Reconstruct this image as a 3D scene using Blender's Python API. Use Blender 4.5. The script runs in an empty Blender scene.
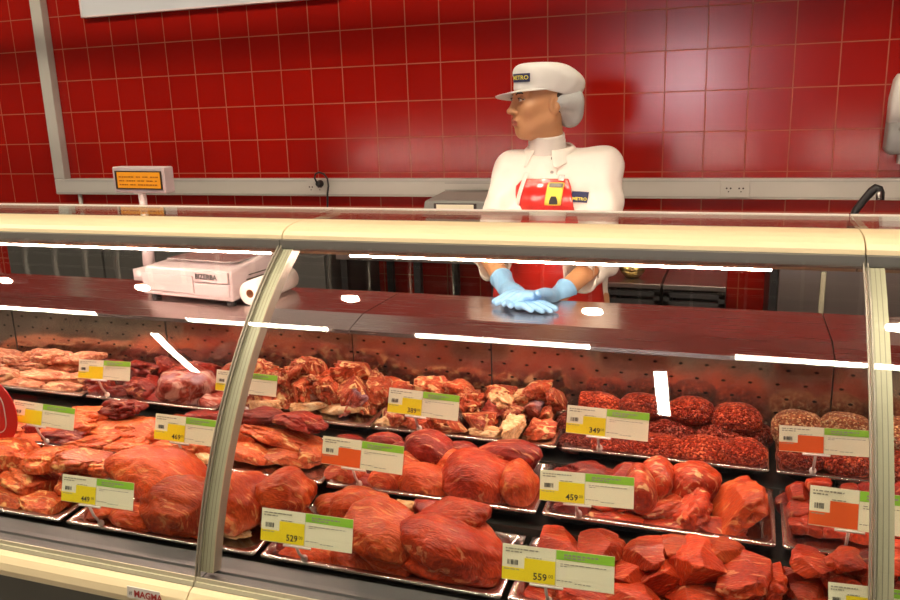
import bpy, bmesh, math, random
import numpy as np
from mathutils import Vector, Matrix, noise
random.seed(7)
SC = bpy.context.scene
COL = SC.collection

# ------------------------------------------------------------------ camera
CZ = 1.55                                   # eye height of the photographer
F_PX = 815.2
YAW, PIT, ROLL = .3454, .2351, -.0322
cy_, sy_, cp_, sp_ = math.cos(YAW), math.sin(YAW), math.cos(PIT), math.sin(PIT)
FW = Vector((-sy_*cp_, cy_*cp_, -sp_)); RT = Vector((cy_, sy_, 0)); UP = RT.cross(FW)
R2 = RT*math.cos(ROLL) + UP*math.sin(ROLL); U2 = -RT*math.sin(ROLL) + UP*math.cos(ROLL)
CAMP = Vector((0, 0, CZ))
def ray(px, py): return R2*((px-450)/F_PX) - U2*((py-300)/F_PX) + FW
def at(px, py, Y):
    d = ray(px, py); return CAMP + d*(Y/d.y)
def atz(px, py, z):
    d = ray(px, py); return CAMP + d*((z-CZ)/d.z)
def scale_at(Y, px=450, py=400):            # metres per pixel at depth Y
    d = ray(px, py); return (Y/d.y)/F_PX
cam_d = bpy.data.cameras.new('camera'); cam = bpy.data.objects.new('camera', cam_d); COL.objects.link(cam)
cam_d.sensor_width = 36; cam_d.lens = F_PX/900*36; cam_d.clip_start = .05
M = Matrix.Identity(4)
for i in range(3):
    M[i][0], M[i][1], M[i][2], M[i][3] = R2[i], U2[i], -FW[i], CAMP[i]
cam.matrix_world = M
SC.camera = cam
SC.view_settings.view_transform = 'Standard'; SC.view_settings.look = 'None'
SC.view_settings.gamma = 1; SC.view_settings.use_curve_mapping = False
SC.view_settings.exposure = 0.0

# ------------------------------------------------------------------ materials
def srgb(r, g, b):
    f = lambda c: (c/255/12.92) if c/255 <= .04045 else ((c/255+.055)/1.055)**2.4
    return (f(r), f(g), f(b), 1)
def nm(name):
    m = bpy.data.materials.new(name); m.use_nodes = True
    nt = m.node_tree; b = nt.nodes['Principled BSDF']
    return m, nt, b
def mat(name, col, rough=.5, metal=0, spec=.5, emit=None, es=0, coat=0, alpha=1, bump=0, bscale=60):
    m, nt, b = nm(name)
    b.inputs['Base Color'].default_value = col; b.inputs['Roughness'].default_value = rough
    b.inputs['Metallic'].default_value = metal; b.inputs['Specular IOR Level'].default_value = spec
    b.inputs['Coat Weight'].default_value = coat
    if emit: b.inputs['Emission Color'].default_value = emit; b.inputs['Emission Strength'].default_value = es
    if bump:
        n = nt.nodes.new('ShaderNodeTexNoise'); n.inputs['Scale'].default_value = bscale; n.inputs['Detail'].default_value = 4
        t = nt.nodes.new('ShaderNodeTexCoord'); nt.links.new(t.outputs['Object'], n.inputs['Vector'])
        u = nt.nodes.new('ShaderNodeBump'); u.inputs['Strength'].default_value = bump; u.inputs['Distance'].default_value = .004
        nt.links.new(n.outputs['Fac'], u.inputs['Height']); nt.links.new(u.outputs['Normal'], b.inputs['Normal'])
    return m
def ramp(nt, src, stops):
    r = nt.nodes.new('ShaderNodeValToRGB'); nt.links.new(src, r.inputs['Fac'])
    el = r.color_ramp.elements
    while len(el) < len(stops): el.new(.5)
    for e, (p, c) in zip(el, stops): e.position = p; e.color = c
    return r
def mathn(nt, op, a, b=None):
    n = nt.nodes.new('ShaderNodeMath'); n.operation = op
    for i, v in enumerate((a, b)):
        if v is None: continue
        if hasattr(v, 'links'): nt.links.new(v, n.inputs[i])
        else: n.inputs[i].default_value = v
    return n.outputs[0]
def mixc(nt, fac, a, b, mode='MIX'):
    n = nt.nodes.new('ShaderNodeMix'); n.data_type = 'RGBA'; n.blend_type = mode
    for k, v in ((0, fac), (6, a), (7, b)):
        if hasattr(v, 'links'): nt.links.new(v, n.inputs[k])
        else: n.inputs[k].default_value = v
    return n.outputs[2]

def glassy(name, tint, base=.04, k=.96, rough=.0, haze=0):
    m = bpy.data.materials.new(name); m.use_nodes = True; nt = m.node_tree
    nt.nodes.clear()
    o = nt.nodes.new('ShaderNodeOutputMaterial'); mx = nt.nodes.new('ShaderNodeMixShader')
    tr = nt.nodes.new('ShaderNodeBsdfTransparent'); tr.inputs[0].default_value = tint
    gl = nt.nodes.new('ShaderNodeBsdfGlossy'); gl.inputs['Roughness'].default_value = rough
    lw = nt.nodes.new('ShaderNodeLayerWeight'); lw.inputs['Blend'].default_value = .5
    p = mathn(nt, 'POWER', lw.outputs['Facing'], 5.0)
    f = mathn(nt, 'ADD', mathn(nt, 'MULTIPLY', p, k), base)
    nt.links.new(f, mx.inputs[0]); nt.links.new(tr.outputs[0], mx.inputs[1]); nt.links.new(gl.outputs[0], mx.inputs[2])
    last = mx.outputs[0]
    if haze:
        df = nt.nodes.new('ShaderNodeBsdfDiffuse'); df.inputs[0].default_value = (.9, .9, .9, 1)
        m2 = nt.nodes.new('ShaderNodeMixShader'); m2.inputs[0].default_value = haze
        nt.links.new(last, m2.inputs[1]); nt.links.new(df.outputs[0], m2.inputs[2]); last = m2.outputs[0]
    nt.links.new(last, o.inputs[0])
    return m

T_ = .17                                     # wall tile pitch
def tile_mat(name):
    m, nt, b = nm(name)
    t = nt.nodes.new('ShaderNodeTexCoord')
    br = nt.nodes.new('ShaderNodeTexBrick'); br.offset = 0; br.squash = 1
    br.inputs['Scale'].default_value = 1; br.inputs['Brick Width'].default_value = T_; br.inputs['Row Height'].default_value = T_
    br.inputs['Mortar Size'].default_value = .0026; br.inputs['Mortar Smooth'].default_value = .3; br.inputs['Bias'].default_value = 0
    br.inputs['Color1'].default_value = (.31, .0065, .003, 1); br.inputs['Color2'].default_value = (.275, .0055, .0028, 1)
    br.inputs['Mortar'].default_value = (.36, .085, .04, 1)
    sx = nt.nodes.new('ShaderNodeSeparateXYZ'); cx = nt.nodes.new('ShaderNodeCombineXYZ')
    nt.links.new(t.outputs['Object'], sx.inputs[0]); nt.links.new(sx.outputs['X'], cx.inputs['X']); nt.links.new(sx.outputs['Z'], cx.inputs['Y'])
    nt.links.new(cx.outputs[0], br.inputs['Vector']); nt.links.new(br.outputs['Color'], b.inputs['Base Color'])
    u = nt.nodes.new('ShaderNodeBump'); u.invert = True; u.inputs['Strength'].default_value = .5; u.inputs['Distance'].default_value = .002
    nt.links.new(br.outputs['Fac'], u.inputs['Height']); nt.links.new(u.outputs[0], b.inputs['Normal'])
    r = mathn(nt, 'ADD', mathn(nt, 'MULTIPLY', br.outputs['Fac'], .4), .20)
    nt.links.new(r, b.inputs['Roughness']); b.inputs['Specular IOR Level'].default_value = .36
    return m
def panel_mat(name):                         # brushed steel with rows of small slots
    m, nt, b = nm(name)
    t = nt.nodes.new('ShaderNodeTexCoord'); sx = nt.nodes.new('ShaderNodeSeparateXYZ'); nt.links.new(t.outputs['Object'], sx.inputs[0])
    row = mathn(nt, 'DIVIDE', sx.outputs['Z'], .035)
    ri = mathn(nt, 'FLOOR', row); rf = mathn(nt, 'SUBTRACT', mathn(nt, 'FRACT', row), .5)
    half = mathn(nt, 'MULTIPLY', mathn(nt, 'MODULO', mathn(nt, 'ABSOLUTE', ri), 2.0), .35)
    colx = mathn(nt, 'ADD', mathn(nt, 'DIVIDE', sx.outputs['X'], .060), half)
    cf = mathn(nt, 'SUBTRACT', mathn(nt, 'FRACT', colx), .5)
    dx = mathn(nt, 'POWER', mathn(nt, 'DIVIDE', cf, .085), 2.0); dz = mathn(nt, 'POWER', mathn(nt, 'DIVIDE', rf, .085), 2.0)
    hole = mathn(nt, 'LESS_THAN', mathn(nt, 'ADD', dx, dz), 1.0)
    n = nt.nodes.new('ShaderNodeTexNoise'); n.inputs['Scale'].default_value = 9; n.inputs['Detail'].default_value = 6
    nt.links.new(t.outputs['Object'], n.inputs['Vector'])
    c = ramp(nt, n.outputs['Fac'], [(.3, (.36, .27, .23, 1)), (.7, (.50, .39, .33, 1))])
    cc = mixc(nt, hole, c.outputs[0], (.01, .008, .008, 1)); nt.links.new(cc, b.inputs['Base Color'])
    nt.links.new(mathn(nt, 'MULTIPLY', mathn(nt, 'SUBTRACT', 1.0, hole), .95), b.inputs['Metallic'])
    b.inputs['Roughness'].default_value = .17
    u = nt.nodes.new('ShaderNodeBump'); u.inputs['Strength'].default_value = .12; u.inputs['Distance'].default_value = .01
    nt.links.new(n.outputs['Fac'], u.inputs['Height']); nt.links.new(u.outputs[0], b.inputs['Normal'])
    return m
def steel_mat(name, col=(.55, .52, .5, 1), rough=.3, stretch=(1, 60, 60), amt=.12):
    m, nt, b = nm(name)
    b.inputs['Base Color'].default_value = col; b.inputs['Metallic'].default_value = 1
    t = nt.nodes.new('ShaderNodeTexCoord'); mp = nt.nodes.new('ShaderNodeMapping'); mp.inputs['Scale'].default_value = stretch
    n = nt.nodes.new('ShaderNodeTexNoise'); n.inputs['Scale'].default_value = 4; n.inputs['Detail'].default_value = 3
    nt.links.new(t.outputs['Object'], mp.inputs[0]); nt.links.new(mp.outputs[0], n.inputs['Vector'])
    nt.links.new(mathn(nt, 'ADD', mathn(nt, 'MULTIPLY', n.outputs['Fac'], amt*2), rough-amt), b.inputs['Roughness'])
    return m
def meat_mat(name, dark, base, fat, fat_lo=.62, fat_hi=.72, fscale=28, stretch=(1, 3, 1), rough=.33, grain=0, membrane=None, bump=.35):
    m, nt, b = nm(name)
    t = nt.nodes.new('ShaderNodeTexCoord'); oi = nt.nodes.new('ShaderNodeObjectInfo')
    off = nt.nodes.new('ShaderNodeVectorMath'); off.operation = 'ADD'
    sc = nt.nodes.new('ShaderNodeCombineXYZ')
    for i in range(3): nt.links.new(mathn(nt, 'MULTIPLY', oi.outputs['Random'], 7.3+i*3.1), sc.inputs[i])
    nt.links.new(t.outputs['Object'], off.inputs[0]); nt.links.new(sc.outputs[0], off.inputs[1])
    mp = nt.nodes.new('ShaderNodeMapping'); mp.inputs['Scale'].default_value = stretch
    nt.links.new(off.outputs[0], mp.inputs[0])
    n1 = nt.nodes.new('ShaderNodeTexNoise'); n1.inputs['Scale'].default_value = 14; n1.inputs['Detail'].default_value = 5; n1.inputs['Roughness'].default_value = .6
    nt.links.new(off.outputs[0], n1.inputs['Vector'])
    n2 = nt.nodes.new('ShaderNodeTexNoise'); n2.inputs['Scale'].default_value = fscale; n2.inputs['Detail'].default_value = 6; n2.inputs['Distortion'].default_value = 1.2
    nt.links.new(mp.outputs[0], n2.inputs['Vector'])
    n3 = nt.nodes.new('ShaderNodeTexNoise'); n3.inputs['Scale'].default_value = 120; n3.inputs['Detail'].default_value = 3
    nt.links.new(mp.outputs[0], n3.inputs['Vector'])
    c1 = ramp(nt, n1.outputs['Fac'], [(.32, dark), (.66, base)])
    fine = ramp(nt, n3.outputs['Fac'], [(.32, (.62, .55, .5, 1)), (.68, (1.2, 1.25, 1.25, 1))])
    c2 = mixc(nt, 1.0, c1.outputs[0], fine.outputs[0], 'MULTIPLY')
    fm = ramp(nt, n2.outputs['Fac'], [(fat_lo, (0, 0, 0, 1)), (fat_hi, (1, 1, 1, 1))])
    c3 = mixc(nt, fm.outputs[0], c2, fat)
    mp2 = nt.nodes.new('ShaderNodeMapping'); mp2.inputs['Scale'].default_value = (2, 16, 3); mp2.inputs['Rotation'].default_value = (0, .5, .7)
    nt.links.new(off.outputs[0], mp2.inputs[0])
    n5 = nt.nodes.new('ShaderNodeTexNoise'); n5.inputs['Scale'].default_value = 11; n5.inputs['Detail'].default_value = 4; n5.inputs['Distortion'].default_value = .6
    nt.links.new(mp2.outputs[0], n5.inputs['Vector'])
    sm_ = ramp(nt, n5.outputs['Fac'], [(.60, (0, 0, 0, 1)), (.66, (.6, .6, .6, 1)), (.72, (.2, .2, .2, 1))])
    if not grain: c3 = mixc(nt, sm_.outputs[0], c3, fat)
    if membrane:
        n4 = nt.nodes.new('ShaderNodeTexNoise'); n4.inputs['Scale'].default_value = 11; n4.inputs['Detail'].default_value = 2
        nt.links.new(off.outputs[0], n4.inputs['Vector'])
        mm = ramp(nt, n4.outputs['Fac'], [(.52, (0, 0, 0, 1)), (.6, (1, 1, 1, 1))])
        c3 = mixc(nt, mm.outputs[0], c3, membrane)
    if grain:
        v = nt.nodes.new('ShaderNodeTexVoronoi'); v.inputs['Scale'].default_value = grain
        nt.links.new(off.outputs[0], v.inputs['Vector'])
        sv = nt.nodes.new('ShaderNodeSeparateColor'); nt.links.new(v.outputs['Color'], sv.inputs[0])
        g = ramp(nt, sv.outputs[0], [(.0, (.55, .5, .5, 1)), (.68, (1.05, 1, 1, 1)), (.74, (1.5, 2.6, 3.2, 1)), (1, (1.8, 4.0, 5.0, 1))])
        c3 = mixc(nt, 1.0, c3, g.outputs[0], 'MULTIPLY')
    hs = nt.nodes.new('ShaderNodeHueSaturation'); nt.links.new(c3, hs.inputs['Color'])
    nt.links.new(mathn(nt, 'ADD', mathn(nt, 'MULTIPLY', oi.outputs['Random'], .5), .75), hs.inputs['Value'])
    nt.links.new(hs.outputs[0], b.inputs['Base Color'])
    b.inputs['Roughness'].default_value = rough
    b.inputs['Coat Weight'].default_value = .08; b.inputs['Coat Roughness'].default_value = .12; b.inputs['Specular IOR Level'].default_value = .3
    h = mathn(nt, 'ADD', n2.outputs['Fac'], mathn(nt, 'MULTIPLY', n3.outputs['Fac'], .45))
    if grain: h = mathn(nt, 'SUBTRACT', h, mathn(nt, 'MULTIPLY', v.outputs['Distance'], 1.6))
    u = nt.nodes.new('ShaderNodeBump'); u.inputs['Strength'].default_value = min(1, bump*1.5); u.inputs['Distance'].default_value = .007
    nt.links.new(h, u.inputs['Height']); nt.links.new(u.outputs[0], b.inputs['Normal'])
    return m

FATC = (.80, .42, .22, 1)
MT = dict(
    tile=tile_mat('red glazed tile'), panel=panel_mat('perforated steel'),
    cream=mat('cream paint', (.80, .66, .42, 1), .32), creamalu=mat('cream aluminium', (.52, .48, .35, 1), .38, metal=.2),
    postside=mat('post grey', (.30, .27, .22, 1), .4, metal=.4),
    olive=mat('olive housing', (.36, .28, .17, 1), .4), hinge=mat('hinge grey', (.15, .14, .125, 1), .4), darkgrey=mat('dark grey', (.06, .058, .055, 1), .5),
    base=mat('grey base panel', (.115, .115, .10, 1), .45), black=mat('black plastic', (.012, .012, .013, 1), .4),
    steel=steel_mat('brushed steel'), worktop=steel_mat('worktop steel', (.66, .54, .52, 1), .26, amt=.05),
    tray=steel_mat('tray steel', (.66, .60, .57, 1), .22, amt=.06), sill=mat('sill grey', (.085, .083, .09, 1), .42),
    deck=mat('dark deck', (.05, .047, .045, 1), .35, metal=.6),
    trunk=mat('grey white trunking', (.50, .47, .42, 1), .45), trunkseam=mat('trunking seam', (.25, .23, .21, 1), .5),
    white=mat('white plastic', (.80, .77, .75, 1), .35), scalewhite=mat('scale housing', (.50, .41, .42, 1), .4),
    offwhite=mat('off white', (.66, .62, .58, 1), .5), greyplastic=mat('grey plastic', (.30, .29, .28, 1), .4),
    board=mat('board white', (.62, .64, .68, 1), .5), boardedge=mat('board edge', (.75, .6, .6, 1), .5),
    glass=glassy('clear glass', (.95, .965, .95, 1)), glassedge=mat('glass edge', (.96, .88, .80, 1), .3),
    acrylic=glassy('clear acrylic', (.95, .93, .93, 1), base=.03, rough=.05), clip=mat('clear clip', (.75, .66, .62, 1), .15, spec=.8),
    led=mat('led tube', (1, 1, 1, 1), .5, emit=(1, .70, .58, 1), es=290), lamp=mat('lamp tube', (1, 1, 1, 1), .5, emit=(1, .88, .70, 1), es=96),
    spot=mat('spot lamp', (1, 1, 1, 1), .5, emit=(1, .84, .60, 1), es=900),
    card=mat('card cream', (.92, .86, .66, 1), .55), yellow=mat('card yellow', (.95, .74, .02, 1), .5), green=mat('card green', (.30, .62, .05, 1), .5),
    orange=mat('card orange', (.85, .12, .02, 1), .5), ink=mat('ink', (.03, .03, .03, 1), .6), inkgrey=mat('ink grey', (.33, .30, .24, 1), .6),
    lcd=mat('amber display', (.5, .2, .01, 1), .4, emit=(1, .34, .01, 1), es=.30), lcdink=mat('amber ink', (.25, .07, .005, 1), .4, emit=(.8, .16, .0, 1), es=.12),
    bezel=mat('dark bezel', (.03, .015, .01, 1), .4), signred=mat('sign red', (.62, .008, .008, 1), .35),
    skin=mat('skin', (.62, .30, .14, 1), .45), lips=mat('lips', (.50, .13, .09, 1), .4), brow=mat('brow hair', (.035, .018, .01, 1), .7),
    hair=mat('dark hair', (.03, .016, .01, 1), .5, bump=.6, bscale=200), eyew=mat('eye white', (.75, .68, .6, 1), .2), iris=mat('iris', (.04, .025, .015, 1), .15),
    coat=mat('white coat cloth', (.82, .74, .66, 1), .8, bump=.25, bscale=25), knit=mat('knit white', (.75, .68, .62, 1), .85),
    cap=mat('white cap cloth', (.82, .78, .74, 1), .75, bump=.2, bscale=30), snood=mat('grey white net', (.55, .55, .54, 1), .85, bump=.5, bscale=220),
    apron=mat('red vinyl', (.60, .02, .012, 1), .28, coat=.5, bump=.25, bscale=14), glove=mat('blue nitrile', (.25, .50, .80, 1), .42, bump=.2, bscale=60),
    trousers=mat('dark trousers', (.03, .03, .04, 1), .8), navy=mat('navy', (.02, .025, .10, 1), .5), badgeyel=mat('badge yellow', (.85, .72, .10, 1), .4),
    floor=mat('floor tile grey', (.30, .28, .26, 1), .35), ceiling=mat('ceiling dark', (.10, .095, .09, 1), .8), ceilbar=mat('ceiling lattice', (.80, .76, .70, 1), .5),
    shopwall=mat('shop wall', (.10, .085, .07, 1), .8), crate=mat('black crate', (.028, .028, .03, 1), .45), wire=mat('wire grey', (.22, .22, .23, 1), .4, metal=.6),
    cabinet=steel_mat('cabinet steel', (.40, .36, .34, 1), .35), roll=mat('paper roll', (.86, .80, .76, 1), .7), tube=mat('cardboard', (.25, .10, .04, 1), .8),
    clay=mat('grey green', (.24, .245, .225, 1), .4), platter=mat('steel platter', (.66, .58, .58, 1), .25, metal=.8),
    # meats
    beef=meat_mat('beef', (.28, .013, .005, 1), (.62, .056, .012, 1), (.80, .34, .16, 1), .68, .80, 30, (1, 5, 1)),
    beefdark=meat_mat('dark beef', (.12, .006, .005, 1), (.28, .018, .010, 1), (.75, .32, .16, 1), .72, .84, 26, (1, 4, 1)),
    roast=meat_mat('roast', (.38, .026, .007, 1), (.68, .092, .020, 1), (.82, .34, .12, 1), .60, .78, 15, (1, 8, 1)),
    marbled=meat_mat('marbled', (.32, .016, .006, 1), (.64, .064, .015, 1), (.86, .46, .22, 1), .60, .66, 17, (1, 2.2, 1)),
    pork=meat_mat('pork', (.50, .055, .016, 1), (.74, .15, .045, 1), (.88, .48, .20, 1), .58, .70, 18, (1, 4, 1)),
    porkneck=meat_mat('pork neck', (.48, .050, .014, 1), (.74, .13, .035, 1), (.90, .46, .17, 1), .56, .65, 24, (1, 2, 1)),
    strip=meat_mat('pork strip', (.46, .13, .08, 1), (.74, .29, .16, 1), (.90, .60, .34, 1), .50, .66, 22, (1, 5, 1)),
    bone=meat_mat('meaty bone', (.24, .020, .010, 1), (.66, .12, .04, 1), (.90, .56, .26, 1), .54, .64, 26, (1, 2.6, 1), bump=.7),
    purple=meat_mat('membrane', (.22, .025, .018, 1), (.44, .085, .055, 1), (.56, .30, .24, 1), .52, .66, 14, (1, 3, 1), membrane=(.30, .16, .19, 1), rough=.22),
    palefat=meat_mat('pale fat', (.66, .28, .11, 1), (.86, .54, .28, 1), (.92, .68, .42, 1), .50, .7, 20),
    mince=meat_mat('mince', (.36, .022, .009, 1), (.60, .062, .020, 1), FATC, .78, .9, grain=230, bump=.9),
    mincedark=meat_mat('dark mince', (.20, .018, .010, 1), (.34, .040, .020, 1), FATC, .8, .9, grain=230, bump=.9),
    mincepale=meat_mat('pale mince', (.66, .18, .07, 1), (.86, .32, .14, 1), (.9, .6, .4, 1), .6, .75, grain=260, bump=.7),
)

# ------------------------------------------------------------------ mesh builder
class MB:
    def __init__(s): s.v = []; s.f = []; s.m = []; s.mats = []
    def mi(s, m):
        if m not in s.mats: s.mats.append(m)
        return s.mats.index(m)
    def add(s, vs, fs, m):
        o = len(s.v); k = s.mi(m); s.v += [tuple(v) for v in vs]
        for f in fs: s.f.append(tuple(i+o for i in f)); s.m.append(k)
    def box(s, lo, hi, m, rot=None):
        x0, y0, z0 = lo; x1, y1, z1 = hi
        vs = [Vector(p) for p in ((x0,y0,z0),(x1,y0,z0),(x1,y1,z0),(x0,y1,z0),(x0,y0,z1),(x1,y0,z1),(x1,y1,z1),(x0,y1,z1))]
        if rot is not None: vs = [rot @ v for v in vs]
        s.add(vs, [(0,3,2,1),(4,5,6,7),(0,1,5,4),(1,2,6,5),(2,3,7,6),(3,0,4,7)], m)
    def prism(s, poly, x0, x1, m):           # polygon in (y, z) swept along x
        n = len(poly); vs = [(x0, y, z) for y, z in poly] + [(x1, y, z) for y, z in poly]
        fs = [(i, (i+1) % n, n+(i+1) % n, n+i) for i in range(n)] + [tuple(range(n-1, -1, -1)), tuple(range(n, 2*n))]
        s.add(vs, fs, m)
    def tube(s, pts, r, m, n=10, cap=True):
        pts = [Vector(p) for p in pts]; rr = r if isinstance(r, (list, tuple)) else [r]*len(pts)
        vs = []; ref = None
        for i, p in enumerate(pts):
            d = (pts[min(i+1, len(pts)-1)] - pts[max(i-1, 0)]).normalized()
            if ref is None: ref = d.orthogonal().normalized()
            ref = (ref - d*ref.dot(d)).normalized(); b = d.cross(ref)
            for k in range(n):
                a = 2*math.pi*k/n; vs.append(p + (ref*math.cos(a)+b*math.sin(a))*rr[i])
        fs = [(i*n+k, i*n+(k+1) % n, (i+1)*n+(k+1) % n, (i+1)*n+k) for i in range(len(pts)-1) for k in range(n)]
        if cap: fs += [tuple(range(n-1, -1, -1)), tuple(range((len(pts)-1)*n, len(pts)*n))]
        s.add(vs, fs, m)
    def loft(s, rings, m, cap=(True, True)):
        n = len(rings[0]); vs = [p for r in rings for p in r]
        fs = [(i*n+k, i*n+(k+1) % n, (i+1)*n+(k+1) % n, (i+1)*n+k) for i in range(len(rings)-1) for k in range(n)]
        if cap[0]: fs.append(tuple(range(n-1, -1, -1)))
        if cap[1]: fs.append(tuple(range((len(rings)-1)*n, len(rings)*n)))
        s.add(vs, fs, m)
    def build(s, name, parent=None, smooth=False, loc=None, bevel=0, rot=None, seg=2):
        me = bpy.data.meshes.new(name); me.from_pydata(s.v, [], s.f)
        for m in s.mats: me.materials.append(m)
        for p, k in zip(me.polygons, s.m): p.material_index = k; p.use_smooth = smooth
        bm = bmesh.new(); bm.from_mesh(me); bmesh.ops.recalc_face_normals(bm, faces=bm.faces); bm.to_mesh(me); bm.free()
        o = bpy.data.objects.new(name, me); COL.objects.link(o)
        if parent: o.parent = parent
        if loc is not None: o.location = loc
        if rot is not None: o.rotation_euler = rot
        if bevel:
            b = o.modifiers.new('bevel', 'BEVEL'); b.width = bevel; b.segments = seg; b.limit_method = 'ANGLE'
        return o
def tag(o, label=None, cat=None, group=None, kind=None):
    if label: o['label'] = label
    if cat: o['category'] = cat
    if group: o['group'] = group
    if kind: o['kind'] = kind
    return o
def thing(name, loc, label, cat, group=None, rz=0):
    o = bpy.data.objects.new(name, None); COL.objects.link(o); o.location = loc; o.rotation_euler = (0, 0, rz); o.empty_display_size = .05
    return tag(o, label, cat, group)
def text_into(mb, s, size, origin, ux, uz, m, depth=.0006, bold=.0):
    """flat lettering as real geometry: glyph faces of the built-in font, placed with axes ux (right), uz (up)"""
    c = bpy.data.curves.new('t', 'FONT'); c.body = s; c.size = size; c.extrude = 0; c.resolution_u = 2; c.offset = bold
    o = bpy.data.objects.new('t', c); COL.objects.link(o)
    dg = bpy.context.evaluated_depsgraph_get(); me = bpy.data.meshes.new_from_object(o.evaluated_get(dg))
    ux = Vector(ux).normalized(); uz = Vector(uz).normalized(); n = ux.cross(uz)
    vs = [Vector(origin) + ux*v.co.x + uz*v.co.y + n*depth for v in me.vertices]
    mb.add(vs, [tuple(p.vertices) for p in me.polygons], m)
    w = max((v.co.x for v in me.vertices), default=0)
    bpy.data.objects.remove(o); bpy.data.curves.remove(c); bpy.data.meshes.remove(me)
    return w

# ------------------------------------------------------------------ signed distance helpers (numpy)
def A(v): return np.array(v, float)
def sd_cone(P, a, b, ra, rb):
    a, b = A(a), A(b); d = b-a; L = d@d
    t = np.clip(((P-a)@d)/max(L, 1e-9), 0, 1)
    return np.linalg.norm(P-a-t[..., None]*d, axis=-1) - (ra+(rb-ra)*t)
def sd_ell(P, c, r):
    q = (P-A(c))/A(r); k = np.linalg.norm(q, axis=-1); k2 = np.linalg.norm(q/A(r), axis=-1)
    return k*(k-1)/np.maximum(k2, 1e-6)
def smin(a, b, k):
    h = np.clip(.5+.5*(b-a)/k, 0, 1); return b*(1-h)+a*h - k*h*(1-h)
def smax(a, b, k): return -smin(-a, -b, k)
def surfnet(f, lo, hi, h):
    ax = [np.arange(lo[i], hi[i]+h, h) for i in range(3)]; n = [len(x) for x in ax]
    V = np.empty(n)
    for i in range(n[0]):
        Y, Z = np.meshgrid(ax[1], ax[2], indexing='ij'); P = np.stack([np.full_like(Y, ax[0][i]), Y, Z], -1)
        V[i] = f(P)
    S = V < 0
    cs = [(i, j, k) for i in (0, 1) for j in (0, 1) for k in (0, 1)]
    sl = lambda c: tuple(slice(c[i], n[i]-1+c[i]) for i in range(3))
    cnt = sum(S[sl(c)].astype(int) for c in cs); act = (cnt > 0) & (cnt < 8)
    acc = np.zeros(act.shape+(3,)); num = np.zeros(act.shape)
    for c in cs:
        for a in range(3):
            if c[a]: continue
            d = list(c); d[a] = 1; v0, v1 = V[sl(c)], V[sl(d)]; x = (v0 < 0) != (v1 < 0)
            t = np.where(x, v0/np.where(x, v0-v1, 1), 0)
            for b in range(3): acc[..., b] += np.where(x, (t if b == a else c[b]), 0)
            num += x
    idx = np.full(act.shape, -1); I = np.argwhere(act); idx[act] = np.arange(len(I))
    verts = (I + acc[act]/num[act][:, None])*h + A(lo)
    quads = []
    for a in range(3):
        b, c = (a+1) % 3, (a+2) % 3
        s0 = [slice(None)]*3; s1 = [slice(None)]*3; s0[a] = slice(0, n[a]-1); s1[a] = slice(1, n[a])
        for q in (b, c): s0[q] = slice(1, n[q]-1); s1[q] = slice(1, n[q]-1)
        x = S[tuple(s0)] != S[tuple(s1)]; fl = S[tuple(s0)][x]
        E = np.argwhere(x); E[:, b] += 1; E[:, c] += 1
        def cell(db, dc):
            q = E.copy(); q[:, b] -= db; q[:, c] -= dc; return idx[q[:, 0], q[:, 1], q[:, 2]]
        Q = np.stack([cell(1, 1), cell(0, 1), cell(0, 0), cell(1, 0)], 1)
        Q[~fl] = Q[~fl][:, ::-1]; quads.append(Q)
    return verts, np.concatenate(quads)
def mesh_np(name, vf, mats, parent=None, matfn=None):
    v, q = vf; me = bpy.data.meshes.new(name); me.from_pydata(v.tolist(), [], q.tolist())
    for m in mats: me.materials.append(m)
    if matfn is not None:
        cen = v[q].mean(1); mi = matfn(cen); me.polygons.foreach_set('material_index', mi.astype(np.int32))
    me.polygons.foreach_set('use_smooth', np.ones(len(q), bool))
    o = bpy.data.objects.new(name, me); COL.objects.link(o)
    if parent: o.parent = parent
    return o

# ------------------------------------------------------------------ the room
WALL_Y = 3.72
def structure(o, label=None):
    o['kind'] = 'structure'
    if label: o['label'] = label
    return o
GX, GZ = -8.93*T_, CZ+2.1385*T_              # one grout crossing of the tiled wall
mb = MB(); mb.box((-8-GX, 0, -GZ), (7-GX, .12, 4.7-GZ), MT['tile']); structure(mb.build('wall_back', loc=(GX, WALL_Y, GZ)), 'red square-tiled wall behind the counter')
mb = MB(); mb.box((-8, -9, -.1), (7, WALL_Y+.12, 0), MT['floor']); structure(mb.build('floor'))
mb = MB(); mb.box((-8, -9, 4.7), (7, WALL_Y+.12, 4.8), MT['ceiling']); structure(mb.build('ceiling'))
mb = MB(); mb.box((-8.12, -9, 0), (-8, WALL_Y, 4.7), MT['shopwall']); structure(mb.build('wall_left'))
mb = MB(); mb.box((7, -9, 0), (7.12, WALL_Y, 4.7), MT['shopwall']); structure(mb.build('wall_right'))
mb = MB(); mb.box((-8, -9.12, 0), (7, -9, 4.7), MT['shopwall']); structure(mb.build('wall_front'))
mb = MB()                                    # open lattice ceiling over the serving aisle
for i in range(40): mb.box((-6.2+i*.24, 1.12, 3.60), (-6.187+i*.24, 3.6, 3.63), MT['ceilbar'])
for j in range(11): mb.box((-6.2, 1.12+j*.24, 3.60), (3.2, 1.133+j*.24, 3.63), MT['ceilbar'])
for x in (-6.1, -1.5, 3.1):
    for y in (1.3, 3.4): mb.box((x, y, 3.6), (x+.01, y+.01, 4.7), MT['ceilbar'])
structure(mb.build('trim_1'), 'pale lattice under the ceiling above the aisle')

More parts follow.
